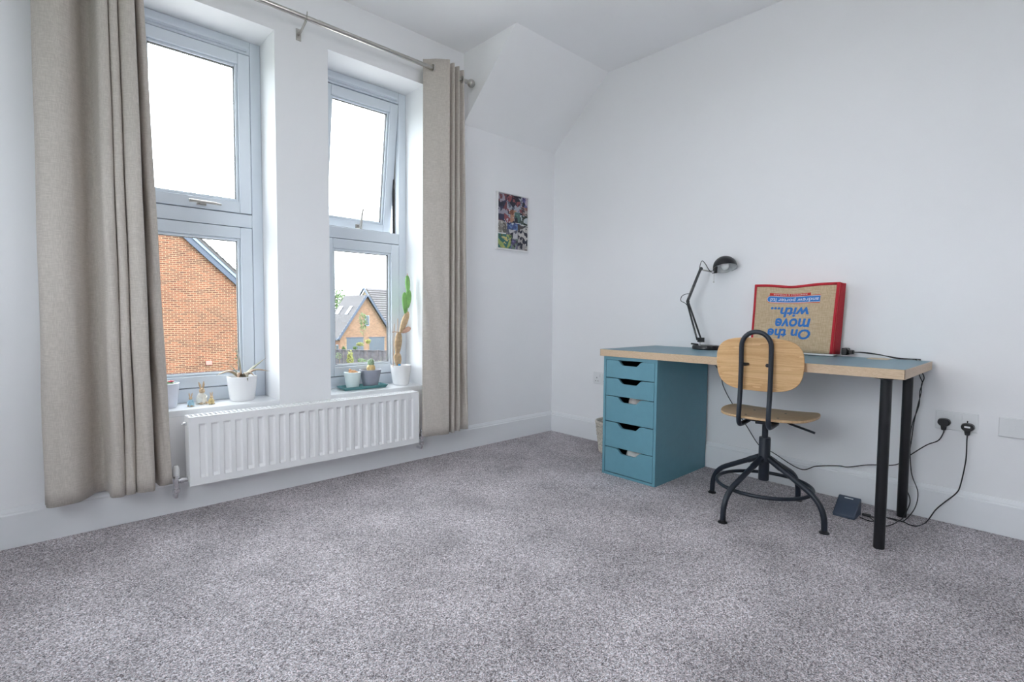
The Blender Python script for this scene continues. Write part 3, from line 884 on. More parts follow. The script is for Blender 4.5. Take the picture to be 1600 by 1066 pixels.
# ------------------------------------------------------------------ desk lamp
def desk_lamp():
    B = Vector((-.105, -1.347, DZ))
    root = thing('desk_lamp', B, 'black jointed desk lamp with round dome shade on the desk', 'lamp')
    MB().lathe([(.0, .0005), (.076, .0005), (.079, .004), (.079, .018), (.075, .024), (.0, .025)], B, 36, capb=False, capt=False).build('base', M['black'], root)
    u = Vector((.45, -.89, 0)).normalized()      # the lamp bends in this upright plane
    def P(s, z, off=0):
        n = Vector((-u.y, u.x, 0))
        return Vector((B.x, B.y, 0)) + u*s + n*off + Vector((0, 0, z))
    s0 = -.036
    MB().tube([P(s0, DZ+.024), P(s0, DZ+.050)], .0055, 10).build('pivot_pin', M['chrome'], root)
    kn = MB().tube([P(s0-.008, DZ+.028), P(s0-.03, DZ+.030), P(s0-.05, DZ+.032)], .0045, 8)
    kn.build('base_knob', M['black'], root)
    joint0 = P(s0+.004, DZ+.056); joint1 = P(s0-.074, 1.023); joint2 = P(s0-.004, 1.219); joint3 = P(s0+.062, 1.199)
    br = MB()
    for off in (-.012, .012):
        br.obox(P(s0+.006, DZ+.056, off), u*.020, Vector((0, 0, .013)), Vector((-u.y, u.x, 0))*.0015)
    br.build('lower_bracket', M['blackm'], root, bevel=.001)
    for a, b, nm in ((joint0, joint1, 'lower_arm'), (joint1, joint2, 'upper_arm')):
        t = (b-a).normalized(); n = Vector((-u.y, u.x, 0)); q = t.cross(n)
        if nm == 'lower_arm':
            m = MB().tube([a - q*.004, b - q*.002], .0056, 8).tube([a + q*.018 + t*.004, b + q*.006 - t*.006], .0056, 8)
        else:
            m = MB().tube([a + n*.007, b + n*.007], .0056, 8).tube([a - n*.007, b - n*.007], .0056, 8).tube([a + q*.006, b + q*.005], .0056, 8)
        arm = m.build(nm, M['blackm'], root)
        # tension springs along the arms
        sp0 = a + t*.022 + q*(.016 if nm == 'lower_arm' else .008); sp1 = sp0 + t*(.075 if nm == 'lower_arm' else .07)
        if nm == 'upper_arm': n2 = n
        coil = []
        for k in range(12*8+1):
            ang = 2*math.pi*k/8
            coil.append(sp0 + (sp1-sp0)*(k/96) + (n*math.cos(ang) + q*math.sin(ang))*.0052)
        MB().tube(coil, .0013, 4).build('spring', M['steel'], arm)
    for j in (joint1, joint2):
        n = Vector((-u.y, u.x, 0))
        MB().tube([j - n*.017, j + n*.017], .0105, 12).tube([j - n*.021, j - n*.017], .006, 8).tube([j + n*.017, j + n*.021], .006, 8).build('joint', M['blackm'], root)
    MB().tube([joint2 + Vector((0, 0, -.004)), joint3], .0048, 8).build('neck', M['steel'], root)
    # head: shade axis tips forward along u, opening looks down
    ax = (u*.12 + Vector((-.88, -.45, 0))*.34 + Vector((0, 0, -1))).normalized()
    hd = P(s0+.128, 1.226)
    q1 = u - ax*u.dot(ax); q1.normalize(); q2 = ax.cross(q1)
    def head(mb): 
        mb.v = [hd + q1*v.x + q2*v.y + ax*v.z for v in mb.v]; return mb
    R_ = .067
    dome = [(R_*math.cos(t), -R_*1.0*math.sin(t)) for t in [math.pi/2*k/12 for k in range(13)]]
    dome[-1] = (.002, dome[-1][1])
    sh = head(MB().lathe([(R_, .006)] + dome, (0,0,0), 36, capb=False)).build('shade', M['blackm'], root)
    head(MB().lathe([(r*.975, z*.975+.0055) for r, z in [(R_, 0)] + dome], (0,0,0), 36, capb=False)).build('shade_lining', M['shadein'], sh)
    head(MB().ball((0, 0, -.010), (.024, .024, .028))).build('bulb', M['bulb'], sh)
    MB().tube([joint3 - u*.004, joint3 + u*.012, hd - q1*.052 - ax*.012], [.010, .014, .014], 14).build('lamp_holder', M['black'], root)
    MB().tube([joint3 + Vector((0, 0, 0)) - Vector((-u.y, u.x, 0))*.016, joint3 + Vector((-u.y, u.x, 0))*.016], .007, 10).build('tilt_knob', M['chrome'], root)
    cb = hd - q1*.060 + ax*.004
    ch = MB().tube([cb, cb - Vector((0, 0, .072))], .0011, 5).ball(cb - Vector((0, 0, .076)), .0042, 8, 6)
    ch.build('pull_chain', M['steel'], root)
    # flex looping over the joints
    n = Vector((-u.y, u.x, 0))*-.014
    MB().tube(spline([joint1 + n + (joint2-joint1)*.22, joint1 + n - u*.004 + Vector((0, 0, .048)), joint1 + n - u*.034 + Vector((0, 0, .034)), joint1 + n - u*.040 + Vector((0, 0, .006)), joint1 + n - u*.014 + Vector((0, 0, -.010)), joint1 + n + (joint0-joint1)*.2], 6), .0022, 6).build('flex', M['cable'], root)
    MB().tube(spline([joint2 + n - (joint2-joint1)*.15, joint2 + n - u*.006 + Vector((0, 0, .020)), joint2 + n + u*.004 + Vector((0, 0, .046)), joint2 + n + u*.022 + Vector((0, 0, .030)), joint3 + n*.6 - u*.018 + Vector((0, 0, .008)), joint3 + u*.004 + Vector((0, 0, .010))], 6), .0022, 6).build('flex', M['cable'], root)
desk_lamp()

# ------------------------------------------------------------------ jute bag turned upside down over a white device
def text_mesh(body, size, bold=0.0, shear=0, spacing=1):
    cu = bpy.data.curves.new('text', 'FONT')
    cu.body = body; cu.size = size; cu.offset = bold; cu.shear = shear; cu.space_character = spacing
    cu.extrude = .0; cu.resolution_u = 3
    ob = bpy.data.objects.new('text', cu); COL.objects.link(ob)
    dg = bpy.context.evaluated_depsgraph_get()
    me = bpy.data.meshes.new_from_object(ob.evaluated_get(dg))
    vs = [v.co.copy() for v in me.vertices]; fs = [tuple(p.vertices) for p in me.polygons]
    bpy.data.objects.remove(ob); bpy.data.curves.remove(cu); bpy.data.meshes.remove(me)
    return vs, fs

def bag():
    XF, TH = -.108, .082
    # corners of the front face as they stand
    BL, BR = at(1172, 553, 0, XF), at(1301, 556, 0, XF)
    BL.z = BR.z = .7515
    TL, TR = at(1180, 445, 0, XF+.012), at(1313, 441, 0, XF+.012)
    root = thing('jute_bag', (XF+TH/2, -1.84, DZ), 'jute shopping bag with red trim standing upside down on the desk', 'bag')
    def surf(u, v, d=0):
        """u 0..1 left to right in view, v 0..1 bottom to top; d = distance towards the room"""
        p = (BL*(1-u) + BR*u)*(1-v) + (TL*(1-u) + TR*u)*v
        sag = -.013*math.exp(-((u-.47)/.22)**2) * max(0, v-.55)/.45
        bulge = -.012*math.sin(math.pi*u)*math.sin(math.pi*min(1, v*1.05+.0)) + .004*math.sin(5*u+3*v)*v
        return p + Vector((bulge - d, 0, sag))
    N, K = 24, 18
    def sheet(d, back=False):
        vs = []
        for j in range(K+1):
            for i in range(N+1):
                p = surf(i/N, j/K, d)
                if back:
                    p = Vector((XF+TH-.004 - .5*(p.x-XF), p.y - .010*(i/N) , p.z - .004))
                vs.append(p)
        return vs
    f = sheet(0); b = sheet(0, True)
    n = (N+1)*(K+1)
    q = [(j*(N+1)+i, j*(N+1)+i+1, (j+1)*(N+1)+i+1, (j+1)*(N+1)+i) for j in range(K) for i in range(N)]
    MB().add(f, q).build('front_panel', M['jute'], root, solid=.003, angle=60)
    MB().add(b, q).build('back_panel', M['jute'], root, solid=.003, angle=60)
    def gusset(i, fold, nm='side_gusset'):
        vs = []; fs = []
        for j in range(K+1):
            a = f[j*(N+1)+i]; c = b[j*(N+1)+i]
            mid = (a+c)/2 + Vector((0, fold*(.3 + .7*math.sin(math.pi*j/K)), 0))
            vs += [a, mid, c]
        for j in range(K):
            for k in range(2): fs.append((j*3+k, j*3+k+1, j*3+4+k, j*3+3+k))
        MB().add(vs, fs).build(nm, M['red'], root, solid=.003, angle=60)
    gusset(N, .012); gusset(0, -.012)
    vs = [f[K*(N+1)+i] for i in range(N+1)] + [(f[K*(N+1)+i]+b[K*(N+1)+i])/2 - Vector((0, 0, .012)) for i in range(N+1)] + [b[K*(N+1)+i] for i in range(N+1)]
    fs = [(r*(N+1)+i, r*(N+1)+i+1, (r+1)*(N+1)+i+1, (r+1)*(N+1)+i) for r in range(2) for i in range(N)]
    MB().add(vs, fs).build('base_gusset', M['red'], root, solid=.003, angle=60)
    # red binding along both sides and the upper edge of the front
    def strip(u0, u1, v0, v1, nu, nv, nm, m, d=.003, parent=None):
        vs = [surf(lerp(u0, u1, i/nu), lerp(v0, v1, j/nv), d) for j in range(nv+1) for i in range(nu+1)]
        fs = [(j*(nu+1)+i, j*(nu+1)+i+1, (j+1)*(nu+1)+i+1, (j+1)*(nu+1)+i) for j in range(nv) for i in range(nu)]
        return MB().add(vs, fs).build(nm, m, parent or root, solid=.0016, angle=60)
    strip(0, .028, 0, 1, 1, K, 'side_binding', M['red'])
    strip(.966, 1, 0, 1, 1, K, 'side_binding', M['red'])
    strip(.028, .966, .965, 1, 20, 1, 'top_binding', M['red'])
    # print, head down
    W = .395; H = .364
    def place(vs, fs, nm, m, u_c, v_c, width, height, d, parent=None):
        x0 = min(v.x for v in vs); x1 = max(v.x for v in vs); y0 = min(v.y for v in vs); y1 = max(v.y for v in vs)
        out = []
        for v in vs:
            a = ((v.x-x0)/(x1-x0) - .5)*width; h = ((v.y-y0)/(y1-y0) - .5)*height
            out.append(surf(u_c - a, v_c - h, d))       # turned by half a turn
        return MB().add(out, fs).build(nm, m, parent or root, smooth=False)
    def word(s, nm, m, u_c, v_c, width, height, d, parent=None, bold=.03, shear=.15, stuff=False):
        vs, fs = text_mesh(s, 1, bold, shear)
        x0 = min(v.x for v in vs); x1 = max(v.x for v in vs); y0 = min(v.y for v in vs); y1 = max(v.y for v in vs)
        out = [surf(u_c - ((v.x-x0)/(x1-x0) - .5)*width, v_c - ((v.y-y0)/(y1-y0) - .5)*height, d) for v in vs]   # turned by half a turn
        if stuff:
            return tag(MB().add(out, fs).build(nm, m, parent or root, smooth=False), kind='stuff')
        # one part for each letter
        grp = list(range(len(vs)))
        def find(i):
            while grp[i] != i: grp[i] = grp[grp[i]]; i = grp[i]
            return i
        for f_ in fs:
            for k in f_[1:]: grp[find(k)] = find(f_[0])
        isl = {}
        for f_ in fs: isl.setdefault(find(f_[0]), []).append(f_)
        for fl in isl.values():
            ids = sorted({k for f_ in fl for k in f_}); ix = {k: i for i, k in enumerate(ids)}
            MB().add([out[k] for k in ids], [tuple(ix[k] for k in f_) for f_ in fl]).build(nm, m, parent or root, smooth=False)
    word('On the', 'letter', M['blueink'], .475, .262, .52, .150, .0022)
    word('move', 'letter', M['blueink'], .515, .430, .42, .125, .0022)
    word('with...', 'letter', M['blueink'], .467, .582, .465, .158, .0022)
    # badge: red outline, blue field with round left end, red bar above
    def badge(u0, u1, v0, v1, nm, m, d, parent=None):
        poly = []
        r = (v1-v0)/2; ru = r*H/W
        for k in range(11):
            a = math.pi/2 + math.pi*k/10
            poly.append((u0 + ru + ru*math.cos(a), (v0+v1)/2 + r*math.sin(a)))
        nn = 14
        poly2 = [(lerp(u0+ru, u1, k/nn), v0) for k in range(1, nn+1)]
        poly3 = [(lerp(u1, u0+ru, k/nn), v1) for k in range(0, nn)]
        pl = poly + poly2 + poly3
        # triangulate by columns so that it follows the cloth
        vs = []; fs = []
        cols = sorted(set([round(p[0], 5) for p in pl]))
        for cidx, u in enumerate(cols):
            if u < u0+ru:
                dv = r*math.sqrt(max(0, 1-((u0+ru-u)/ru)**2))
            else: dv = r
            vs += [surf(u, (v0+v1)/2-dv, d), surf(u, (v0+v1)/2+dv, d)]
        for i in range(len(cols)-1): fs.append((2*i, 2*i+2, 2*i+3, 2*i+1))
        return MB().add(vs, fs).build(nm, m, parent or root, smooth=False, solid=.0004)
    bd = badge(.168, .805, .722, .838, 'logo_outline', M['redink'], .0020)
    badge(.173, .805, .731, .829, 'logo_border', M['whiteink'], .0025, bd)
    badge(.180, .805, .738, .822, 'logo_field', M['blueink'], .0030, bd)
    strip(.205, .695, .829, .872, 10, 1, 'logo_bar', M['redink'], .0020, bd)
    word('andrew porter ltd', 'letter', M['whiteink'], .505, .778, .57, .072, .0034, parent=bd, bold=.005, shear=0)
    word('REMOVALS & STORAGE', 'small_lettering', M['whiteink'], .455, .854, .40, .020, .0030, parent=bd, bold=.0, shear=0, stuff=True)
bag()

dv = thing('white_device', (-.062, -1.875, DZ), 'thin white electronic device lying flat under the jute bag', 'device')
MB().box(-.112, -.035, -2.020, -1.72, DZ+.002, DZ+.0115).build('casing', M['white'], dv, bevel=.004)
MB().box(-.108, -.040, -2.016, -1.724, DZ+.0003, DZ+.002).build('foot_strip', M['black'], dv, smooth=False)
# black plug and leads coming out at the right of the bag
MB().box(-.096, -.040, -2.075, -2.05, DZ+.010, DZ+.046).box(-.085, -.052, -2.098, -2.075, DZ+.016, DZ+.036).build('power_connector', M['black'], dv, bevel=.004)
card = MB().box(-.125, -.035, -2.245, -2.165, DZ+.0002, DZ+.0022).build('cardboard_offcut', mat('pale_cardboard', (.62, .50, .36), .8), origin=(-.08, -2.2, DZ), smooth=False)
tag(card, 'small flat piece of pale wood or card on the right of the desk', 'card')

# ------------------------------------------------------------------ wall plates
def plate(name, y0, y1, label, kind):
    z0, z1 = .428, .513
    root = thing(name, (0, (y0+y1)/2, z0), label, 'socket')
    MB().box(-.0095, -.0003, y0, y1, z0, z1).build('faceplate', M['socket'], root, bevel=.003)
    def bx(nm, ya, yb, za, zb, m, d=.0105): MB().box(-d, -.009, ya, yb, za, zb).build(nm, m, root, smooth=False, bevel=.0006)
    if kind == 'double':
        c = (y0+y1)/2
        for g in (-1, 1):
            gy = c + g*.038
            bx('switch', c + g*.013-.006, c + g*.013+.006, z1-.034, z1-.012, M['socket'], .013)
            for yy, zz, w, h in ((0, .050, .0022, .005), (-.011, .026, .004, .0022), (.011, .026, .004, .0022)):
                bx('pin_hole', gy+yy-w, gy+yy+w, z0+zz-h-.004, z0+zz+h-.004, M['hole'], .0098)
    else:
        c = (y0+y1)/2; z = (z0+z1)/2
        f = MB()
        f.box(-.0115, -.009, c-.013, c+.013, z-.013, z-.010).box(-.0115, -.009, c-.013, c+.013, z+.010, z+.013)
        f.box(-.0115, -.009, c-.013, c-.010, z-.010, z+.010).box(-.0115, -.009, c+.010, c+.013, z-.010, z+.010)
        f.build('module_frame', M['socket'], root, smooth=False)
        bx('shutter', c-.0095, c+.0095, z-.0095, z+.0095, M['socket'], .0100)
    return root
plate('wall_socket', -2.567, -2.419, 'white double socket with two black plugs right of the desk', 'double')
plate('wall_socket', -.573, -.427, 'white double socket left of the drawer unit', 'double')
plate('data_outlet', -2.718, -2.632, 'white wall plate with one small square outlet at right edge', 'data')

# ------------------------------------------------------------------ cables
def cord(name, pts, r, label, n=8, group='black power cables'):
    p = spline(pts, n)
    root = thing(name, p[-1], label, 'cable', group)
    MB().tube(p, r, 7).build('lead', M['cable'], root)
    return root
def plug(parent, y, z, label=False):
    prof = []
    m = MB()
    pl = []
    for k in range(24):
        t = 2*math.pi*k/24
        yy, zz = .0245*math.cos(t), .0225*math.sin(t)
        if zz < 0: yy *= 1 - .35*(-zz/.0225)**2
        if zz > .014: zz = .014 + (zz-.014)*.55
        pl.append((y+yy, z+zz))
    m.prism(pl, lambda a, b: Vector((-.0098, a, b)), lambda a, b: Vector((-.037, y+(a-y)*.88, z+(b-z)*.88)))
    m.prism([(y-.008, z-.036), (y+.008, z-.036), (y+.011, z-.016), (y-.011, z-.016)], lambda a, b: Vector((-.0115, a, b)), lambda a, b: Vector((-.030, a, b)))
    pg = m.build('plug', M['black'], parent, bevel=.003)
    if label:
        MB().box(-.0376, -.0370, y-.010, y+.010, z-.001, z+.0065).build('plug_sticker', M['socket'], pg, smooth=False)

wx = -.030
W_ = lambda x, y, d=wx: at(x, y, 0, d)
Fl = lambda x, y: at(x, y, 2, .0035)
p1 = W_(1475, 660, -.02); p2 = W_(1512, 668, -.02)
c1 = cord('lamp_cable', [Vector((-.03, -1.255, DZ+.004)), Vector((-.012, -1.275, DZ+.004)), Vector((-.0075, -1.30, .70)), W_(1124, 580, -.02), W_(1130, 603, -.025), W_(1142, 627), W_(1166, 665), W_(1187, 697), W_(1207, 707), W_(1250, 733), W_(1276, 728.5), W_(1310, 728),
      W_(1325, 730), W_(1357, 726.5), W_(1399, 726.5), W_(1418, 714), W_(1447, 696), W_(1466, 688.5), Vector((-.021, p1.y, p1.z-.048)), Vector((-.021, p1.y, p1.z-.034))], .0024,
      'black lamp cable running along the wall behind the chair to the left plug')
plug(c1, p1.y, p1.z)
gx = -.105
c2 = cord('power_cable', [Fl(1352, 806), Fl(1362, 808), Fl(1385, 809), Fl(1407, 814), Fl(1428, 822), Fl(1446, 817), W_(1462, 797, -.05), W_(1476, 785, -.04), W_(1494, 771, -.032), W_(1501, 757, -.035), W_(1509, 720, -.04), W_(1510.6, 690, -.03), Vector((-.021, p2.y, p2.z-.048)), Vector((-.021, p2.y, p2.z-.034))], .0026,
      'black mains cable from the right plug down to the carpet')
plug(c2, p2.y, p2.z, True)
MB().tube([Fl(1352, 806)+Vector((0, .012, .004)), Fl(1352, 806)+Vector((0, -.022, .004))], [.006, .0075], 10).build('lead_connector', M['black'], c2)
hx = -.0065
DT = DZ + .0035
c3 = cord('charger_cable', [Vector((-.062, -2.098, DZ+.026)), Vector((-.055, -2.14, DZ+.024)), Vector((-.045, -2.20, DZ+.018)), Vector((-.032, -2.28, DT+.003)), Vector((-.02, -2.325, DT+.001)), Vector((-.0065, -2.338, DT-.004)), Vector((-.0068, -2.340, .70)), W_(1438, 590, -.018), W_(1441, 599, -.022), W_(1437, 613, -.03), W_(1436, 633, -.036), W_(1426, 661, -.04), W_(1422, 689, -.04), W_(1424, 738, -.045), W_(1434, 769, -.06), W_(1429, 795, -.10), Fl(1411, 815), Fl(1398, 813), Fl(1386, 809), Fl(1372, 811), Fl(1364, 815), Fl(1352, 812), Fl(1343, 808)], .0021,
      'thin black charger cable hanging from the desk corner to the wedge-shaped box')
c4 = cord('charger_cable', [Vector((-.072, -2.098, DZ+.026)), Vector((-.065, -2.14, DZ+.028)), Vector((-.050, -2.20, DZ+.020)), Vector((-.036, -2.27, DT+.001)), Vector((-.015, -2.345, DT+.002)), Vector((-.0068, -2.352, DT-.004)), Vector((-.0065, -2.353, .70)), W_(1444, 590, -.022), W_(1440, 601, -.030), W_(1439, 615, -.022), W_(1434, 634, -.028), W_(1428, 661, -.046), W_(1424, 689, -.032), W_(1416, 738, -.035), W_(1414, 757, -.04), W_(1422, 781, -.08), W_(1417, 798, -.12), Fl(1408, 812), Fl(1387, 822), Fl(1372, 819), Fl(1362, 811), Fl(1358, 807)], .0021,
      'second thin black charger cable hanging from the desk corner, coiled on the carpet')

# wedge-shaped dark box on the carpet
def wedge():
    a = at(1300, 805.5, 2, 0); b = at(1336, 813, 2, 0)
    y0, y1 = b.y, a.y
    xf = (a.x + b.x)/2
    prof = [(xf, .0), (xf-.002, .014), (xf+.004, .020), (xf+.088, .078), (xf+.100, .078), (xf+.108, .070), (xf+.108, 0)]
    root = thing('adapter_box', (xf+.05, (y0+y1)/2, 0), 'dark blue wedge-shaped power box on the carpet below the desk', 'power box')
    MB().prism(prof, lambda x, z: Vector((x, y0, z)), lambda x, z: Vector((x, y1, z))).build('housing', M['adapter'], root, bevel=.003)
    t = Vector((.084, 0, .058)).normalized(); nn = Vector((-t.z, 0, t.x))
    c0 = Vector((xf+.080, (y0+y1)/2, .0728))
    MB().obox(c0 + nn*.0004, t*.0025, Vector((0, .018, 0)), nn*.0004).build('label_strip', M['whiteink'], root, smooth=False)
wedge()

# ------------------------------------------------------------------ things on the window sills
M['leaf'] = mat('cactus_green', (.20, .42, .12), .5, var=.25, scale=30, bump=.2, bscale=120)
M['bark'] = mat('corky_cactus', (.50, .36, .22), .8, var=.3, scale=40, bump=.6, bscale=110)
M['pinkpad'] = mat('pinkish_pad', (.62, .38, .28), .6, var=.2, scale=40)
M['aloe'] = mat('aloe_leaf', (.30, .42, .30), .45, var=.3, scale=25, col2=(.50, .36, .28))
M['aloe2'] = mat('aloe_leaf_brown', (.58, .34, .24), .5, var=.3, scale=30, col2=(.42, .40, .26))
M['mint'] = mat('mint_ceramic', (.66, .75, .74), .35, var=.03)
M['greypot'] = mat('grey_ceramic', (.30, .31, .37), .5, var=.06, scale=20)
M['tray'] = mat('teal_glaze', (.10, .26, .27), .25, var=.06)
M['palepot'] = mat('pale_lilac_pot', (.72, .74, .82), .3, var=.03)
M['orange'] = mat('dried_cactus', (.68, .36, .18), .7, var=.3, scale=60, bump=.5, bscale=120)
M['yellowb'] = mat('yellow_cactus', (.72, .52, .24), .6, var=.2, scale=60, bump=.4, bscale=150)
M['fuzzy'] = mat('spiny_green', (.30, .42, .26), .7, var=.25, scale=90, bump=.6, bscale=200)
M['spine'] = mat('white_spines', (.85, .85, .80), .6)
M['pinkfl'] = mat('pink_flower', (.75, .10, .14), .5, var=.2)
M['twig'] = mat('plant_stake', (.45, .30, .20), .8, var=.2)
M['bluebit'] = mat('blue_plastic', (.02, .30, .62), .4)
ZS = SILL + .0005

def pot(root, c, r0, r1, h, m, ribs=0, lip=True, name='pot'):
    pr = [(0, 0), (r0*.92, 0), (r0, .006)]
    for k in range(1, 13):
        t = k/12
        r = r0 + (r1-r0)*t**.8
        if ribs: r += .0012*math.sin(t*ribs*2*math.pi)
        pr.append((r, .006 + (h-.006)*t))
    pr += [(r1-.004, h+.001), (r1-.007, h-.003), (r1-.009, h-.018), (0, h-.018)]
    o = MB().lathe(pr, c, 36, capb=False, capt=False).build(name, m, root)
    MB().lathe([(0, h-.0165), (r1-.0095, h-.0165), (r1-.012, h-.0135), (0, h-.010)], c, 24, capb=False, capt=False).build('soil', M['soil'], root)
    return o

def blade(root, base, tip, mid, wd, m, name='leaf'):
    """fleshy pointed leaf along a bent spine"""
    pts = spline([base, mid, tip], 8)
    n = len(pts); rs = [max(.0008, wd*(1-(i/(n-1))**1.6)*(1 - .25*(1-i/(n-1)))) for i in range(n)]
    vs = []; fs = []
    K = 8
    for i, p in enumerate(pts):
        t = (pts[min(i+1, n-1)] - pts[max(i-1, 0)]).normalized()
        sd_ = t.cross(Vector((0, 0, 1)))
        if sd_.length < .1: sd_ = Vector((1, 0, 0))
        sd_.normalize(); up = sd_.cross(t)
        for k in range(K):
            a = 2*math.pi*k/K
            vs.append(p + sd_*rs[i]*math.cos(a) + up*rs[i]*.42*math.sin(a))
    for i in range(n-1):
        for k in range(K): fs.append((i*K+k, i*K+(k+1) % K, (i+1)*K+(k+1) % K, (i+1)*K+k))
    fs += [tuple(range(K)), tuple((n-1)*K+k for k in range(K))]
    return MB().add(vs, fs).build(name, m, root)

# succulent in the large white pot, left window
c = Vector((-2.262, .130, ZS))
r = thing('potted_succulent', c, 'spiky succulent in a round white pot on the left sill', 'plant')
pot(r, c, .058, .072, .126, M['white'])
b = c + Vector((0, 0, .112))
for tip, mid, wd, m in (((-.125, -.02, .030), (-.06, -.01, .044), .025, 'aloe2'), ((.118, -.01, .105), (.055, 0, .055), .026, 'aloe'), ((.130, -.03, .034), (.055, -.02, .045), .024, 'aloe2'),
                        ((-.012, .01, .140), (-.008, .004, .07), .013, 'aloe'), ((-.035, -.06, .006), (-.022, -.03, .034), .018, 'aloe2'), ((.005, -.080, -.004), (.008, -.045, .034), .018, 'aloe'),
                        ((.045, -.060, .016), (.024, -.03, .034), .016, 'aloe2'), ((-.05, .035, .075), (-.028, .015, .045), .010, 'aloe')):
    blade(r, b, b + Vector(tip), b + Vector(mid), wd, M[m])
# flowering cactus in a pale pot half behind the left curtain
c = Vector((-2.605, .120, ZS))
r = thing('potted_cactus', c, 'pink flowering cactus in a pale lilac pot half behind the curtain', 'plant')
pot(r, c, .046, .060, .118, M['palepot'])
MB().ball(c + Vector((0, 0, .110)), (.042, .042, .022)).build('cactus_body', M['fuzzy'], r)
for dx, dy, dz in ((.022, -.02, .128), (-.015, -.02, .130), (.0, .018, .132)):
    fl = MB()
    for k in range(6):
        a = k*math.pi/3
        fl.ball(c + Vector((dx + .008*math.cos(a), dy + .008*math.sin(a), dz)), (.006, .006, .003), 8, 6)
    fl.ball(c + Vector((dx, dy, dz+.001)), .005, 8, 6)
    fl.build('flower', M['pinkfl'], r)

# three small ceramic rabbits
M['rb_tan'] = mat('tan_glaze', (.62, .46, .30), .3, var=.15, scale=80)
M['rb_blue'] = mat('pale_blue_glaze', (.40, .62, .74), .3, var=.2, scale=70)
M['rb_yel'] = mat('ochre_glaze', (.70, .54, .26), .3, var=.2, scale=70)
M['rb_wht'] = mat('cream_glaze', (.80, .78, .72), .3, var=.06, scale=70)
def rabbit(c, h, bodym, label, lean, face):
    c = Vector(c); s = h/.10
    r = thing('rabbit_ornament', c, label, 'ornament', 'ceramic rabbits on the left sill')
    f = Vector((math.cos(face), math.sin(face), 0))
    MB().lathe([(0, 0), (.022*s, 0), (.022*s, .004*s), (0, .004*s)], c, 18, capb=False, capt=False).build('plinth', M['rb_wht'], r)
    MB().lathe([(.004*s, .003*s), (.020*s, .006*s), (.0215*s, .018*s), (.017*s, .034*s), (.011*s, .046*s), (.006*s, .052*s)], c + f*0, 18).build('body', bodym, r)
    hd = c + Vector((lean, 0, .058*s)) + f*.004*s
    m = MB().ball(hd, (.0115*s, .0115*s, .0120*s)).ball(hd + f*.010*s - Vector((0, 0, .003*s)), (.0065*s,)*3, 10, 7)
    head_ = m.build('head', M['rb_tan'], r)
    sd_ = Vector((-f.y, f.x, 0))
    for k in (-1, 1):
        e0 = hd + sd_*k*.005*s + Vector((0, 0, .008*s))
        MB().tube([e0, e0 + Vector((0, 0, .016*s)) + sd_*k*.003*s, e0 + Vector((0, 0, .030*s)) + sd_*k*.006*s - f*.003*s], [.0030*s, .0044*s, .0012*s], 7).build('ear', M['rb_tan'], head_)
        MB().tube([c + sd_*k*.013*s + Vector((0, 0, .040*s)), c + sd_*k*.018*s + f*.008*s + Vector((0, 0, .030*s)), c + sd_*k*.008*s + f*.019*s + Vector((0, 0, .026*s))], .0038*s, 7).build('paw', bodym, r)
        MB().ball(c + sd_*k*.011*s + f*.016*s + Vector((0, 0, .006*s)), (.008*s, .008*s, .0045*s), 10, 7).build('foot', M['rb_tan'], r)
rabbit((-2.505, .085, ZS), .070, M['rb_blue'], 'small pale blue ceramic rabbit, leftmost of three on the left sill', 0, -2.2)
rabbit((-2.452, .125, ZS), .118, M['rb_wht'], 'tallest cream ceramic rabbit between the two small ones on the left sill', 0, -1.2)
rabbit((-2.418, .085, ZS), .066, M['rb_yel'], 'small ochre ceramic rabbit nearest the white succulent pot', 0, -1.0)

# right window: tray with two pots
tr = thing('teal_tray', (-1.585, .120, ZS), 'shallow teal ceramic tray under the two small pots', 'tray', rz=math.radians(-3))
pr = MB()
for (hx_, hy_, z) in ((.128, .050, 0), (.140, .062, .022)): pass
def ringbox(h): return [(-h[0], -h[1]), (h[0], -h[1]), (h[0], h[1]), (-h[0], h[1])]
lv = [((.130, .048), 0), ((.143, .060), .020), ((.138, .055), .020), ((.127, .045), .006)]
vs = [Vector((x, y, z)) for h, z in lv for x, y in ringbox(h)]
fs = [(3, 2, 1, 0), (12, 13, 14, 15)] + [(i*4+k, i*4+(k+1) % 4, (i+1)*4+(k+1) % 4, (i+1)*4+k) for i in range(3) for k in range(4)]
MB().add(vs, fs).build('dish', M['tray'], tr, local=True, bevel=.0025)
ZT = ZS + .0065
c = Vector((-1.652, .117, ZT))
r = thing('small_pot_plant', c, 'dried orange cactus in a small mint white pot on the tray', 'plant')
pot(r, c, .036, .050, .098, M['mint'])
for k, (dx, dz, rr) in enumerate(((-.010, .100, .016), (.008, .097, .017), (.024, .092, .013), (-.016, .112, .009))):
    MB().ball(c + Vector((dx, 0, dz)), (rr, rr*.8, rr*.8), 10, 7).build('stem', M['orange'], r)
c = Vector((-1.532, .122, ZT))
r = thing('round_cactus', c, 'round grafted cactus in a ribbed grey pot on the tray', 'plant')
pot(r, c, .043, .066, .106, M['greypot'], ribs=6)
MB().ball(c + Vector((.004, 0, .114)), (.026, .026, .028)).build('lower_ball', M['yellowb'], r)
gb = MB()
for k in range(16):
    pass
g = MB().ball(c + Vector((.004, 0, .148)), (.020, .020, .022), 24, 12)
cc = c + Vector((.004, 0, .148))
for i, v in enumerate(g.v):
    d = v - cc; a = math.atan2(d.y, d.x); d *= 1 + .06*math.cos(12*a); g.v[i] = cc + d
top = g.build('upper_ball', M['fuzzy'], r)
sp_ = MB(); rnd = random.Random(4)
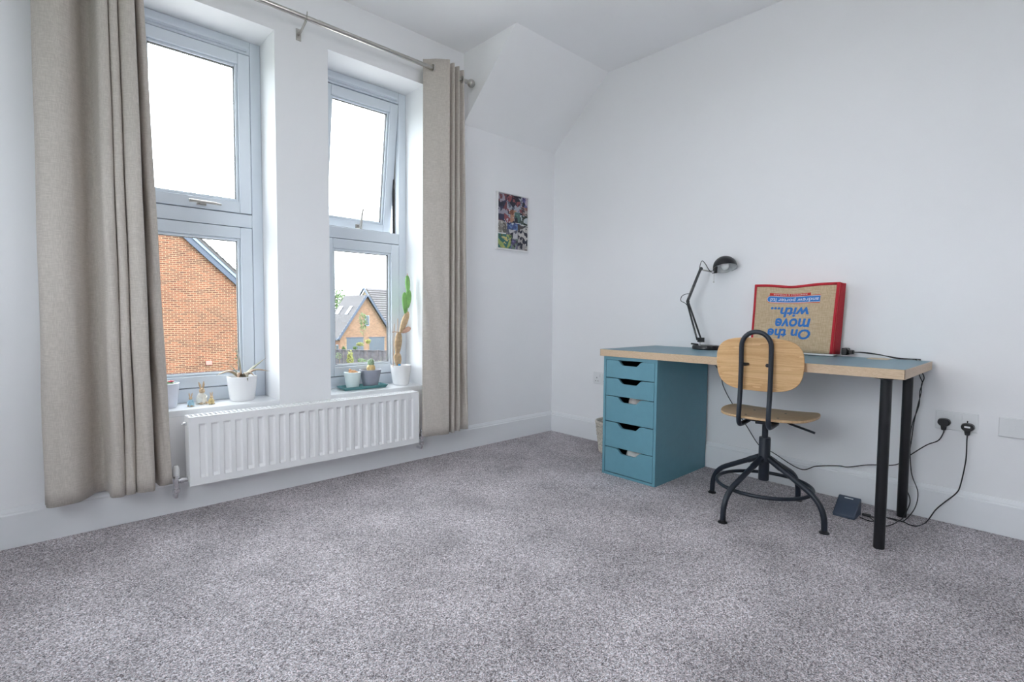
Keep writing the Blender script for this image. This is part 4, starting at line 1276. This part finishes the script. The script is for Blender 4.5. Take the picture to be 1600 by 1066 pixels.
for k in range(170):
    d = Vector((rnd.gauss(0, 1), rnd.gauss(0, 1), rnd.gauss(.3, 1))).normalized()
    p = cc + Vector((d.x*.020, d.y*.020, d.z*.022))
    sp_.tube([p, p + d*.006 + Vector((rnd.uniform(-1, 1), rnd.uniform(-1, 1), rnd.uniform(-1, 1)))*.002], [.0004, .0002], 3)
tag(sp_.build('spines', M['spine'], top, smooth=False), kind='stuff')

# tall prickly pear in a white pot
c = Vector((-1.322, .112, ZS))
r = thing('prickly_pear', c, 'tall prickly pear cactus in a white pot on the right sill', 'plant')
pot(r, c, .050, .066, .128, M['white'])
def pad(px, py, l, wd, tilt, m, th=.012, y=None, turn=0, nm='pad'):
    y = c.y if y is None else y
    p = at(px, py, 1, y)
    rot = Matrix.Rotation(turn, 3, 'Z') @ Matrix.Rotation(tilt, 3, 'Y')
    mb = MB().ball((0, 0, 0), (wd, th, l), 14, 10)
    mb.v = [p + rot @ Vector((v.x*(1 + .25*v.z/l), v.y, v.z)) for v in mb.v]
    return mb.build(nm, m, r)
pad(621.5, 562, .050, .026, -.12, M['bark'], .018, nm='stem')
pad(622, 538, .082, .025, .10, M['bark'], .016, nm='stem')
pad(631.5, 504, .078, .022, .40, M['bark'], .015, nm='stem')
pad(634, 516, .040, .017, 1.2, M['pinkpad'], .013)
pad(633, 475, .076, .026, -.12, M['leaf'], .012, turn=.4)
pad(638, 467, .062, .021, .05, M['leaf'], .013)
pad(637, 445, .062, .017, -.05, M['leaf'], .012)
MB().tube([at(636.5, 431, 1, c.y), at(636.5, 427, 1, c.y)], [.004, .001], 6).build('bud', M['pinkpad'], r)
for (a, b) in (((614, 574), (616, 506)), ((620.5, 574), (621.5, 498))):
    MB().tube([at(*a, 1, c.y-.012), at(*b, 1, c.y-.012)], .0022, 6).build('stake', M['twig'], r)
tie = at(617, 519, 1, c.y-.01)
MB().tube([tie + Vector((.016*math.cos(t), .010*math.sin(t), .003*math.sin(2*t))) for t in [2*math.pi*k/16 for k in range(16)]], .0014, 5, closed=True).build('tie', M['twig'], r)
MB().box(c.x-.034, c.x-.020, c.y-.034, c.y-.022, ZS+.105, ZS+.138).build('plant_marker', M['bluebit'], r, bevel=.003)

# ------------------------------------------------------------------ outside
M['brick'] = mat('orange_red_brick', (.108, .034, .015), .85, var=.22, scale=14, bump=.3, bscale=60, island=.38)
M['mortar'] = mat('pale_mortar', (.25, .19, .125), .95, var=.08, scale=8)
M['brick2'] = mat('orange_brick_far', (.15, .078, .052), .85, var=.2, scale=6, island=.3)
M['slate'] = mat('grey_roof_tile', (.052, .047, .050), .7, var=.12, scale=4, island=.12)
M['fascia'] = mat('slate_blue_fascia', (.035, .048, .078), .5, var=.05)
M['trimw'] = mat('pale_verge_trim', (.15, .19, .25), .5, var=.04)
M['gdoor'] = mat('grey_blue_garage_door', (.05, .063, .085), .45, var=.05)
M['skyl'] = mat('skylight_glass', (.2, .22, .25), .1, var=.05)
M['wpane'] = mat('dark_window_pane', (.03, .035, .05), .1, var=.1)
M['fence'] = mat('weathered_grey_board', (.075, .068, .08), .8, var=.25, scale=6, island=.18)
M['grass'] = mat('mown_grass', (.05, .08, .025), .95, var=.4, scale=1.5, bump=.4, bscale=30)
M['reflector'] = mat('pale_bounce_surface', (.55, .53, .50), .9, var=.15, scale=2)
M['fol_y'] = mat('yellow_green_leaves', (.13, .135, .018), .7, var=.3, scale=5, island=.35)
M['fol_g'] = mat('fresh_green_leaves', (.05, .09, .022), .7, var=.3, scale=5, island=.35)
M['fol_d'] = mat('dark_green_leaves', (.025, .05, .015), .7, var=.3, scale=3, island=.35)
M['trunk'] = mat('tree_bark', (.12, .09, .06), .9, var=.3, scale=20)

GZ = lambda y: -2.75 - max(0, y-2)*.034
g = MB()
ys = [-30, .35, 2, 12, 24, 40, 60, 140]
vs = [Vector((x, y, GZ(y))) for y in ys for x in (-60, 110)]
fs = [(2*i, 2*i+1, 2*i+3, 2*i+2) for i in range(len(ys)-1)]
tag(g.add(vs, fs).build('ground', M['grass'], smooth=False), 'mown grass of the gardens outside the windows', 'ground', kind='structure')

tag(MB().box(-9, 4, .36, 9, -2.76, -2.70).build('bounce_slab', M['reflector'], smooth=False), 'added pale slab below the windows, bouncing daylight onto the ceiling', 'bounce_slab', kind='structure')  # added unseen reflector, sends daylight up through the windows to the ceiling

def brick_field(mb, x0, x1, z0, inside, y, bl=.209, bh=.0595, j=.0155, dep=.004, zmax=12):
    """running-bond bricks standing a little proud of a mortar wall facing -y"""
    row = 0
    z = z0
    while z < zmax:
        x = x0 - (bl+j)*(.5 if row % 2 else 0)
        while x < x1:
            a, b = max(x, x0), min(x+bl, x1)
            if b-a > .04 and inside((a+b)/2, z+bh):
                mb.add([(a, y, z), (b, y, z), (b, y, z+bh), (a, y, z+bh), (a+.002, y-dep, z+.002), (b-.002, y-dep, z+.002), (b-.002, y-dep, z+bh-.002), (a+.002, y-dep, z+bh-.002)],
                       [(4, 5, 6, 7), (0, 1, 5, 4), (1, 2, 6, 5), (2, 3, 7, 6), (3, 0, 4, 7)])
            x += bl + j
        row += 1
        z += bh + j

# near house: big gable seen in the left window
def near_house():
    Y = 21.0
    e0 = at(275, 362, 1, Y); e1 = at(377, 454, 1, Y)       # under edge of the verge
    sl_ = (e1.z-e0.z)/(e1.x-e0.x)
    ZE = -.35
    xe = e0.x + (ZE-e0.z)/sl_
    xa = -1.3; za = e0.z + sl_*(xa-e0.x)
    xw = 2*xa - xe
    g0 = GZ(Y) - .1
    root = thing('brick_house', (xa, Y, g0), 'brick house with a wide plain gable and dark verge close outside', 'house')
    poly = [(xw, g0), (xe, g0), (xe, ZE), (xa, za), (xw, ZE)]
    MB().prism(poly, lambda x, z: Vector((x, Y, z)), lambda x, z: Vector((x, Y+9, z))).build('wall', M['mortar'], root, smooth=False)
    ins = lambda x, z: z < (za + sl_*(x-xa) if x > xa else za - sl_*(x-xa)) + .12
    mb = MB()
    brick_field(mb, xw, xe, g0+.01, ins, Y, zmax=za)
    tag(mb.build('bricks', M['brick'], root, smooth=False), kind='stuff')
    for s in (1, -1):
        n = Vector((-sl_*s if s > 0 else sl_*-s, 0, 1)).normalized() if False else None
        d = Vector((1*s, 0, sl_)).normalized()            # down the slope
        up = Vector((-d.z*1.0, 0, d.x)) if s > 0 else Vector((d.z, 0, -d.x))
        if up.z < 0: up = -up
        ap = Vector((xa, Y, za)); L_ = (xe-xa)*math.sqrt(1+sl_*sl_) + .5
        def bar(nm, t0, t1, y0, y1, m):
            c = ap + d*(L_/2) + up*((t0+t1)/2) + Vector((0, (y0+y1)/2, 0))
            return MB().obox(c, d*(L_/2), Vector((0, (y1-y0)/2, 0)), up*((t1-t0)/2)).build(nm, m, root, smooth=False)
        bar('barge_board', 0, .20, -.14, -.02, M['fascia'])
        bar('verge_trim', .20, .30, -.19, 9.1, M['trimw'])
        bar('roof', .30, .40, -.22, 9.2, M['slate'])
        tiles = MB()
        nt_ = int(L_/.30)
        for k in range(nt_):
            p = ap + d*(.30*k+.17) + up*.415 + Vector((0, 4.5, 0))
            tiles.obox(p, d*.165 + up*-.012, Vector((0, 4.75, 0)), up*.016)
        tag(tiles.build('tile_courses', M['slate'], root, smooth=False), kind='stuff')
    v = at(326, 567, 1, Y)
    MB().box(v.x-.11, v.x+.11, Y-.09, Y-.006, v.z-.085, v.z+.085).build('vent_cover', mat('pinkish_vent', (.30, .13, .11), .6), root, bevel=.01)
near_house()

# far garage house in the right window
def far_house():
    Y = 56.0; DEP = 5.2
    P = lambda x, y, d=Y: at(x, y, 1, d)
    ap = P(572, 463); el = P(531.5, 526)
    hw = ap.x - el.x
    er = Vector((ap.x+hw, Y, el.z))
    g0 = min(GZ(Y), P(540, 552).z) - .4
    root = thing('garage_house', (ap.x, Y, g0), 'distant brick house with pointed gable over two grey garage doors', 'house')
    poly = [(el.x, g0), (er.x, g0), (er.x, el.z), (ap.x, ap.z), (el.x, el.z)]
    MB().prism(poly, lambda x, z: Vector((x, Y, z)), lambda x, z: Vector((x, Y+DEP, z))).build('wall', M['mortar'], root, smooth=False)
    sl_ = (ap.z-el.z)/hw
    mb = MB()
    doors = [(P(541.5, 528.5), P(567.5, 528)), (P(577, 527.8), P(600.5, 527.4))]
    def ins(x, z):
        if z > ap.z - sl_*abs(x-ap.x) - .02: return False
        for a, b in doors:
            if a.x-.05 < x < b.x+.05 and z < a.z+.06: return False
        return True
    brick_field(mb, el.x, er.x, g0, ins, Y, zmax=ap.z)
    tag(mb.build('bricks', M['brick2'], root, smooth=False), kind='stuff')
    for a, b in doors:
        dr = MB()
        for k in range(6):
            z1_ = a.z - k*(a.z-g0)/6
            dr.box(a.x, b.x, Y-.03, Y+.0, z1_-(a.z-g0)/6+.02, z1_-.02)
        dr.box(a.x, b.x, Y-.015, Y, g0, a.z)
        dr.build('garage_door', M['gdoor'], root, smooth=False)
        MB().box(a.x-.1, b.x+.1, Y-.06, Y-.012, a.z, a.z+.08).build('door_lintel', M['fascia'], root, smooth=False)
    for s in (-1, 1):
        d = Vector((s*hw, 0, -(ap.z-el.z))).normalized(); up = Vector((d.z, 0, -d.x))
        if up.z < 0: up = -up
        L_ = math.hypot(hw, ap.z-el.z) + .5
        top = Vector((ap.x, Y, ap.z))
        def bar(nm, t0, t1, y0, y1, m):
            c = top + d*(L_/2) + up*((t0+t1)/2) + Vector((0, (y0+y1)/2, 0))
            return MB().obox(c, d*(L_/2), Vector((0, (y1-y0)/2, 0)), up*((t1-t0)/2)).build(nm, m, root, smooth=False)
        bar('barge_board', 0, .26, -.45, -.25, M['fascia'])
        rf = bar('roof', .05, .20, -.40, DEP+.2, M['slate'])
        tl = MB()
        for k in range(int(L_/.42)):
            p = top + d*(.42*k+.24) + up*.24 + Vector((0, (DEP-.2)/2, 0))
            tl.obox(p, d*.225 - up*.04, Vector((0, (DEP+.6)/2, 0)), up*.022)
        tag(tl.build('tile_courses', M['slate'], root, smooth=False), kind='stuff')
    # small upright window in the gable
    wv = P(573.5, 500)
    wdw = MB().box(wv.x-.28, wv.x+.28, Y-.05, Y-.012, wv.z-.75, wv.z+.55).build('window', M['trimw'], root, smooth=False)
    MB().box(wv.x-.2, wv.x+.2, Y-.07, Y-.05, wv.z-.66, wv.z+.46).build('pane', M['wpane'], wdw, smooth=False)
    # left side wall, eaves board and roof lights
    MB().box(el.x-.03, el.x, Y, Y+DEP, g0, el.z).build('side_brickwork', M['brick2'], root, smooth=False)
    MB().box(el.x-.45, el.x-.30, Y-.3, Y+DEP+.2, el.z-.45, el.z-.18).build('gutter_board', M['fascia'], root, smooth=False)
    d = Vector((-hw, 0, -(ap.z-el.z))).normalized(); up = Vector((d.z, 0, -d.x))
    if up.z < 0: up = -up
    for yo in (1.4, 3.9, 4.5):
        p = Vector((ap.x, Y+yo, ap.z)) + d*2.35 + up*.32
        MB().obox(p, d*.62, Vector((0, .22 if yo > 3 else .34, 0)), up*.03).build('roof_light', M['skyl'], root, smooth=False)
    for yo in (.7, 1.7):
        wd_ = MB().box(el.x-.07, el.x-.03, Y+yo-.32, Y+yo+.32, el.z-2.4, el.z-1.0).build('window', M['trimw'], root, smooth=False)
        MB().box(el.x-.09, el.x-.07, Y+yo-.24, Y+yo+.24, el.z-2.3, el.z-1.1).build('pane', M['wpane'], wd_, smooth=False)
    # taller main roof behind on the right
    y3 = Y + 9
    t = at(572, 450.5, 1, y3); e = at(560, 470, 1, y3)
    main = thing('main_house', (t.x+5, y3, g0), 'taller grey-roofed house rising behind the garage gable', 'house')
    k_ = (t.z-e.z)/(t.x-e.x)
    ridge_r = t + Vector((16, 0, -.2))
    zb = el.z + .6
    F0, F1 = Vector((t.x-.3, y3-7, zb)), Vector((t.x+16, y3-7, zb))
    rows = MB()
    for k in range(18):
        t0, t1 = k/18, (k+1)/18
        a, b = F0.lerp(t, t0), F1.lerp(ridge_r, t0); c2_, d2 = F1.lerp(ridge_r, t1), F0.lerp(t, t1)
        lift = Vector((0, -.05, .06))
        rows.add([a+lift, b+lift, c2_, d2, a, b], [(0, 1, 2, 3), (4, 5, 1, 0)])
    rows.build('roof', M['slate'], main, smooth=False, solid=.05)
    bk = [Vector((p.x, 2*y3-p.y, p.z)) for p in (F0, F1)]
    MB().add([t, ridge_r, bk[1], bk[0]], [(0, 1, 2, 3)]).build('roof', M['slate'], main, smooth=False, solid=.1)
    MB().prism([(F0.y, zb), (t.y, t.z-.1), (bk[0].y, zb)], lambda y, z: Vector((t.x, y, z)), lambda y, z: Vector((t.x+.25, y, z))).build('gable_wall', M['mortar'], main, smooth=False)
    for yy, zz in ((F0.y, zb), (bk[0].y, zb)):
        MB().tube([(t.x-.35, yy, zz), (t.x-.35, t.y, t.z)], .16, 6).build('barge_board', M['fascia'], main, smooth=False)
    MB().box(t.x, t.x+16, y3-6.4, y3+6.4, g0, zb).build('wall', M['brick2'], main, smooth=False)
far_house()

# grey board fence
def fence():
    zt_ = -1.45
    a, b = at(503, 546.6, 2, zt_), at(650, 549.5, 2, zt_)
    root = thing('garden_fence', ((a.x+b.x)/2, (a.y+b.y)/2, GZ(a.y)), 'weathered grey board fence in front of the garage house', 'fence')
    u = Vector((b.x-a.x, b.y-a.y, 0)); L_ = u.length; u.normalize(); n = Vector((-u.y, u.x, 0))
    H_ = zt_ - GZ(a.y) + .3
    npan = 5
    for k in range(npan):
        pb = MB()
        s0, s1 = L_*k/npan+.06, L_*(k+1)/npan-.06
        nb = int((s1-s0)/.15)
        for i in range(nb):
            s = s0 + (s1-s0)*(i+.5)/nb
            p = Vector((a.x, a.y, 0)) + u*s + Vector((0, 0, zt_-H_/2 - .01*(i % 3)))
            pb.obox(p + n*(.012 if i % 2 else 0), u*.074, n*.008, Vector((0, 0, H_/2)))
        tag(pb.build('fence_panel', M['fence'], root, smooth=False), kind='stuff')
        MB().obox(Vector((a.x, a.y, zt_+.02)) + u*((s0+s1)/2), u*((s1-s0)/2), n*.04, Vector((0, 0, .02))).build('top_rail', M['fence'], root, smooth=False)
    for k in range(npan+1):
        p = Vector((a.x, a.y, zt_-H_/2+.06)) + u*(L_*k/npan)
        MB().obox(p, u*.05, n*.05, Vector((0, 0, H_/2))).build('post', M['fence'], root, smooth=False)
fence()

# plants outside
def shrub(name, c, size, nleaf, leaf, m, label, cat, stem=None, seed=1, group=None, top=False):
    rnd = random.Random(seed)
    root = thing(name, (c.x, c.y, GZ(c.y) if stem else c.z-size[2]), label, cat, group)
    vs = []; fs = []
    for i in range(nleaf):
        d = Vector((rnd.gauss(0, 1), rnd.gauss(0, 1), rnd.gauss(0, 1))).normalized() * rnd.uniform(.35, 1)**.6
        lump = 1 + .18*math.sin(4*d.x+seed) + .18*math.sin(5*d.z+2*seed)
        p = c + Vector((d.x*size[0], d.y*size[1], d.z*size[2]))*lump
        a = Vector((rnd.gauss(0, 1), rnd.gauss(0, 1), rnd.gauss(0, 1))).normalized(); b = a.orthogonal().normalized()
        q = leaf*rnd.uniform(.6, 1.3); n = len(vs)
        vs += [p - a*q, p + b*q*.5, p + a*q, p - b*q*.5]
        fs.append((n, n+1, n+2, n+3))
    tag(MB().add(vs, fs).build('foliage', m, root, smooth=False), kind='stuff')
    gz = GZ(c.y)
    MB().tube([(c.x, c.y, gz-.05), (c.x+.05, c.y, (gz+c.z)/2), (c.x, c.y, c.z+size[2]*.4)], [stem or .03, (stem or .03)*.8, .012], 7).build('trunk', M['trunk'], root)
    return root
def pt(px, py, y): return at(px, py, 1, y)
shrub('young_tree', pt(568, 503, 50), (.50, .4, 1.15), 300, .11, M['fol_g'], 'slender young green tree in front of the garage gable', 'tree', .06, 3)
shrub('round_shrub', pt(562, 538, 40), (.30, .28, .17), 420, .05, M['fol_y'], 'yellow-green ball shrub before the left garage door', 'shrub', .04, 5)
shrub('round_shrub', pt(575, 533.5, 42), (.27, .25, .20), 420, .05, M['fol_y'], 'yellow-green ball shrub between the two garage doors', 'shrub', .04, 6)
shrub('leafy_shrub', pt(547, 560, 22), (.20, .2, .34), 600, .04, M['fol_y'], 'bright yellow-green shrub in front of the fence above the mint pot', 'shrub', .03, 8)
shrub('leafy_shrub', pt(566, 566, 22), (.26, .2, .20), 400, .035, M['fol_g'], 'low green shrub in front of the fence behind the round cactus', 'shrub', .03, 9)
shrub('leafy_shrub', pt(530, 556, 24), (.18, .2, .24), 120, .03, M['fol_g'], 'thin pale green shrub at the left end of the fence', 'shrub', .03, 10)
shrub('leafy_shrub', pt(590, 568, 24), (.26, .2, .14), 200, .035, M['fol_y'], 'low yellow-green shrub at the right below the fence', 'shrub', .03, 12)
shrub('conical_shrub', pt(521, 545, 45), (.16, .15, .26), 260, .10, M['fol_y'], 'small yellow conical shrub beside the garage wing', 'shrub', .03, 13)
shrub('conical_shrub', pt(537, 545, 45), (.14, .15, .20), 260, .10, M['fol_g'], 'small green conical shrub at the corner of the garage house', 'shrub', .03, 14)
shrub('leafy_shrub', pt(555, 544, 45), (.20, .2, .12), 200, .10, M['fol_g'], 'small green shrub in front of the left garage door', 'shrub', .03, 15)
shrub('broad_tree', pt(508, 476, 110), (5.5, 4, 4.2), 2600, .42, M['fol_g'], 'broad green tree far beyond the roofs at the left', 'tree', .3, 17)
shrub('leafy_shrub', pt(382, 556, 14), (.22, .2, .30), 300, .05, M['fol_d'], 'dark green shrub at the right edge of the left window', 'shrub', .02, 18)
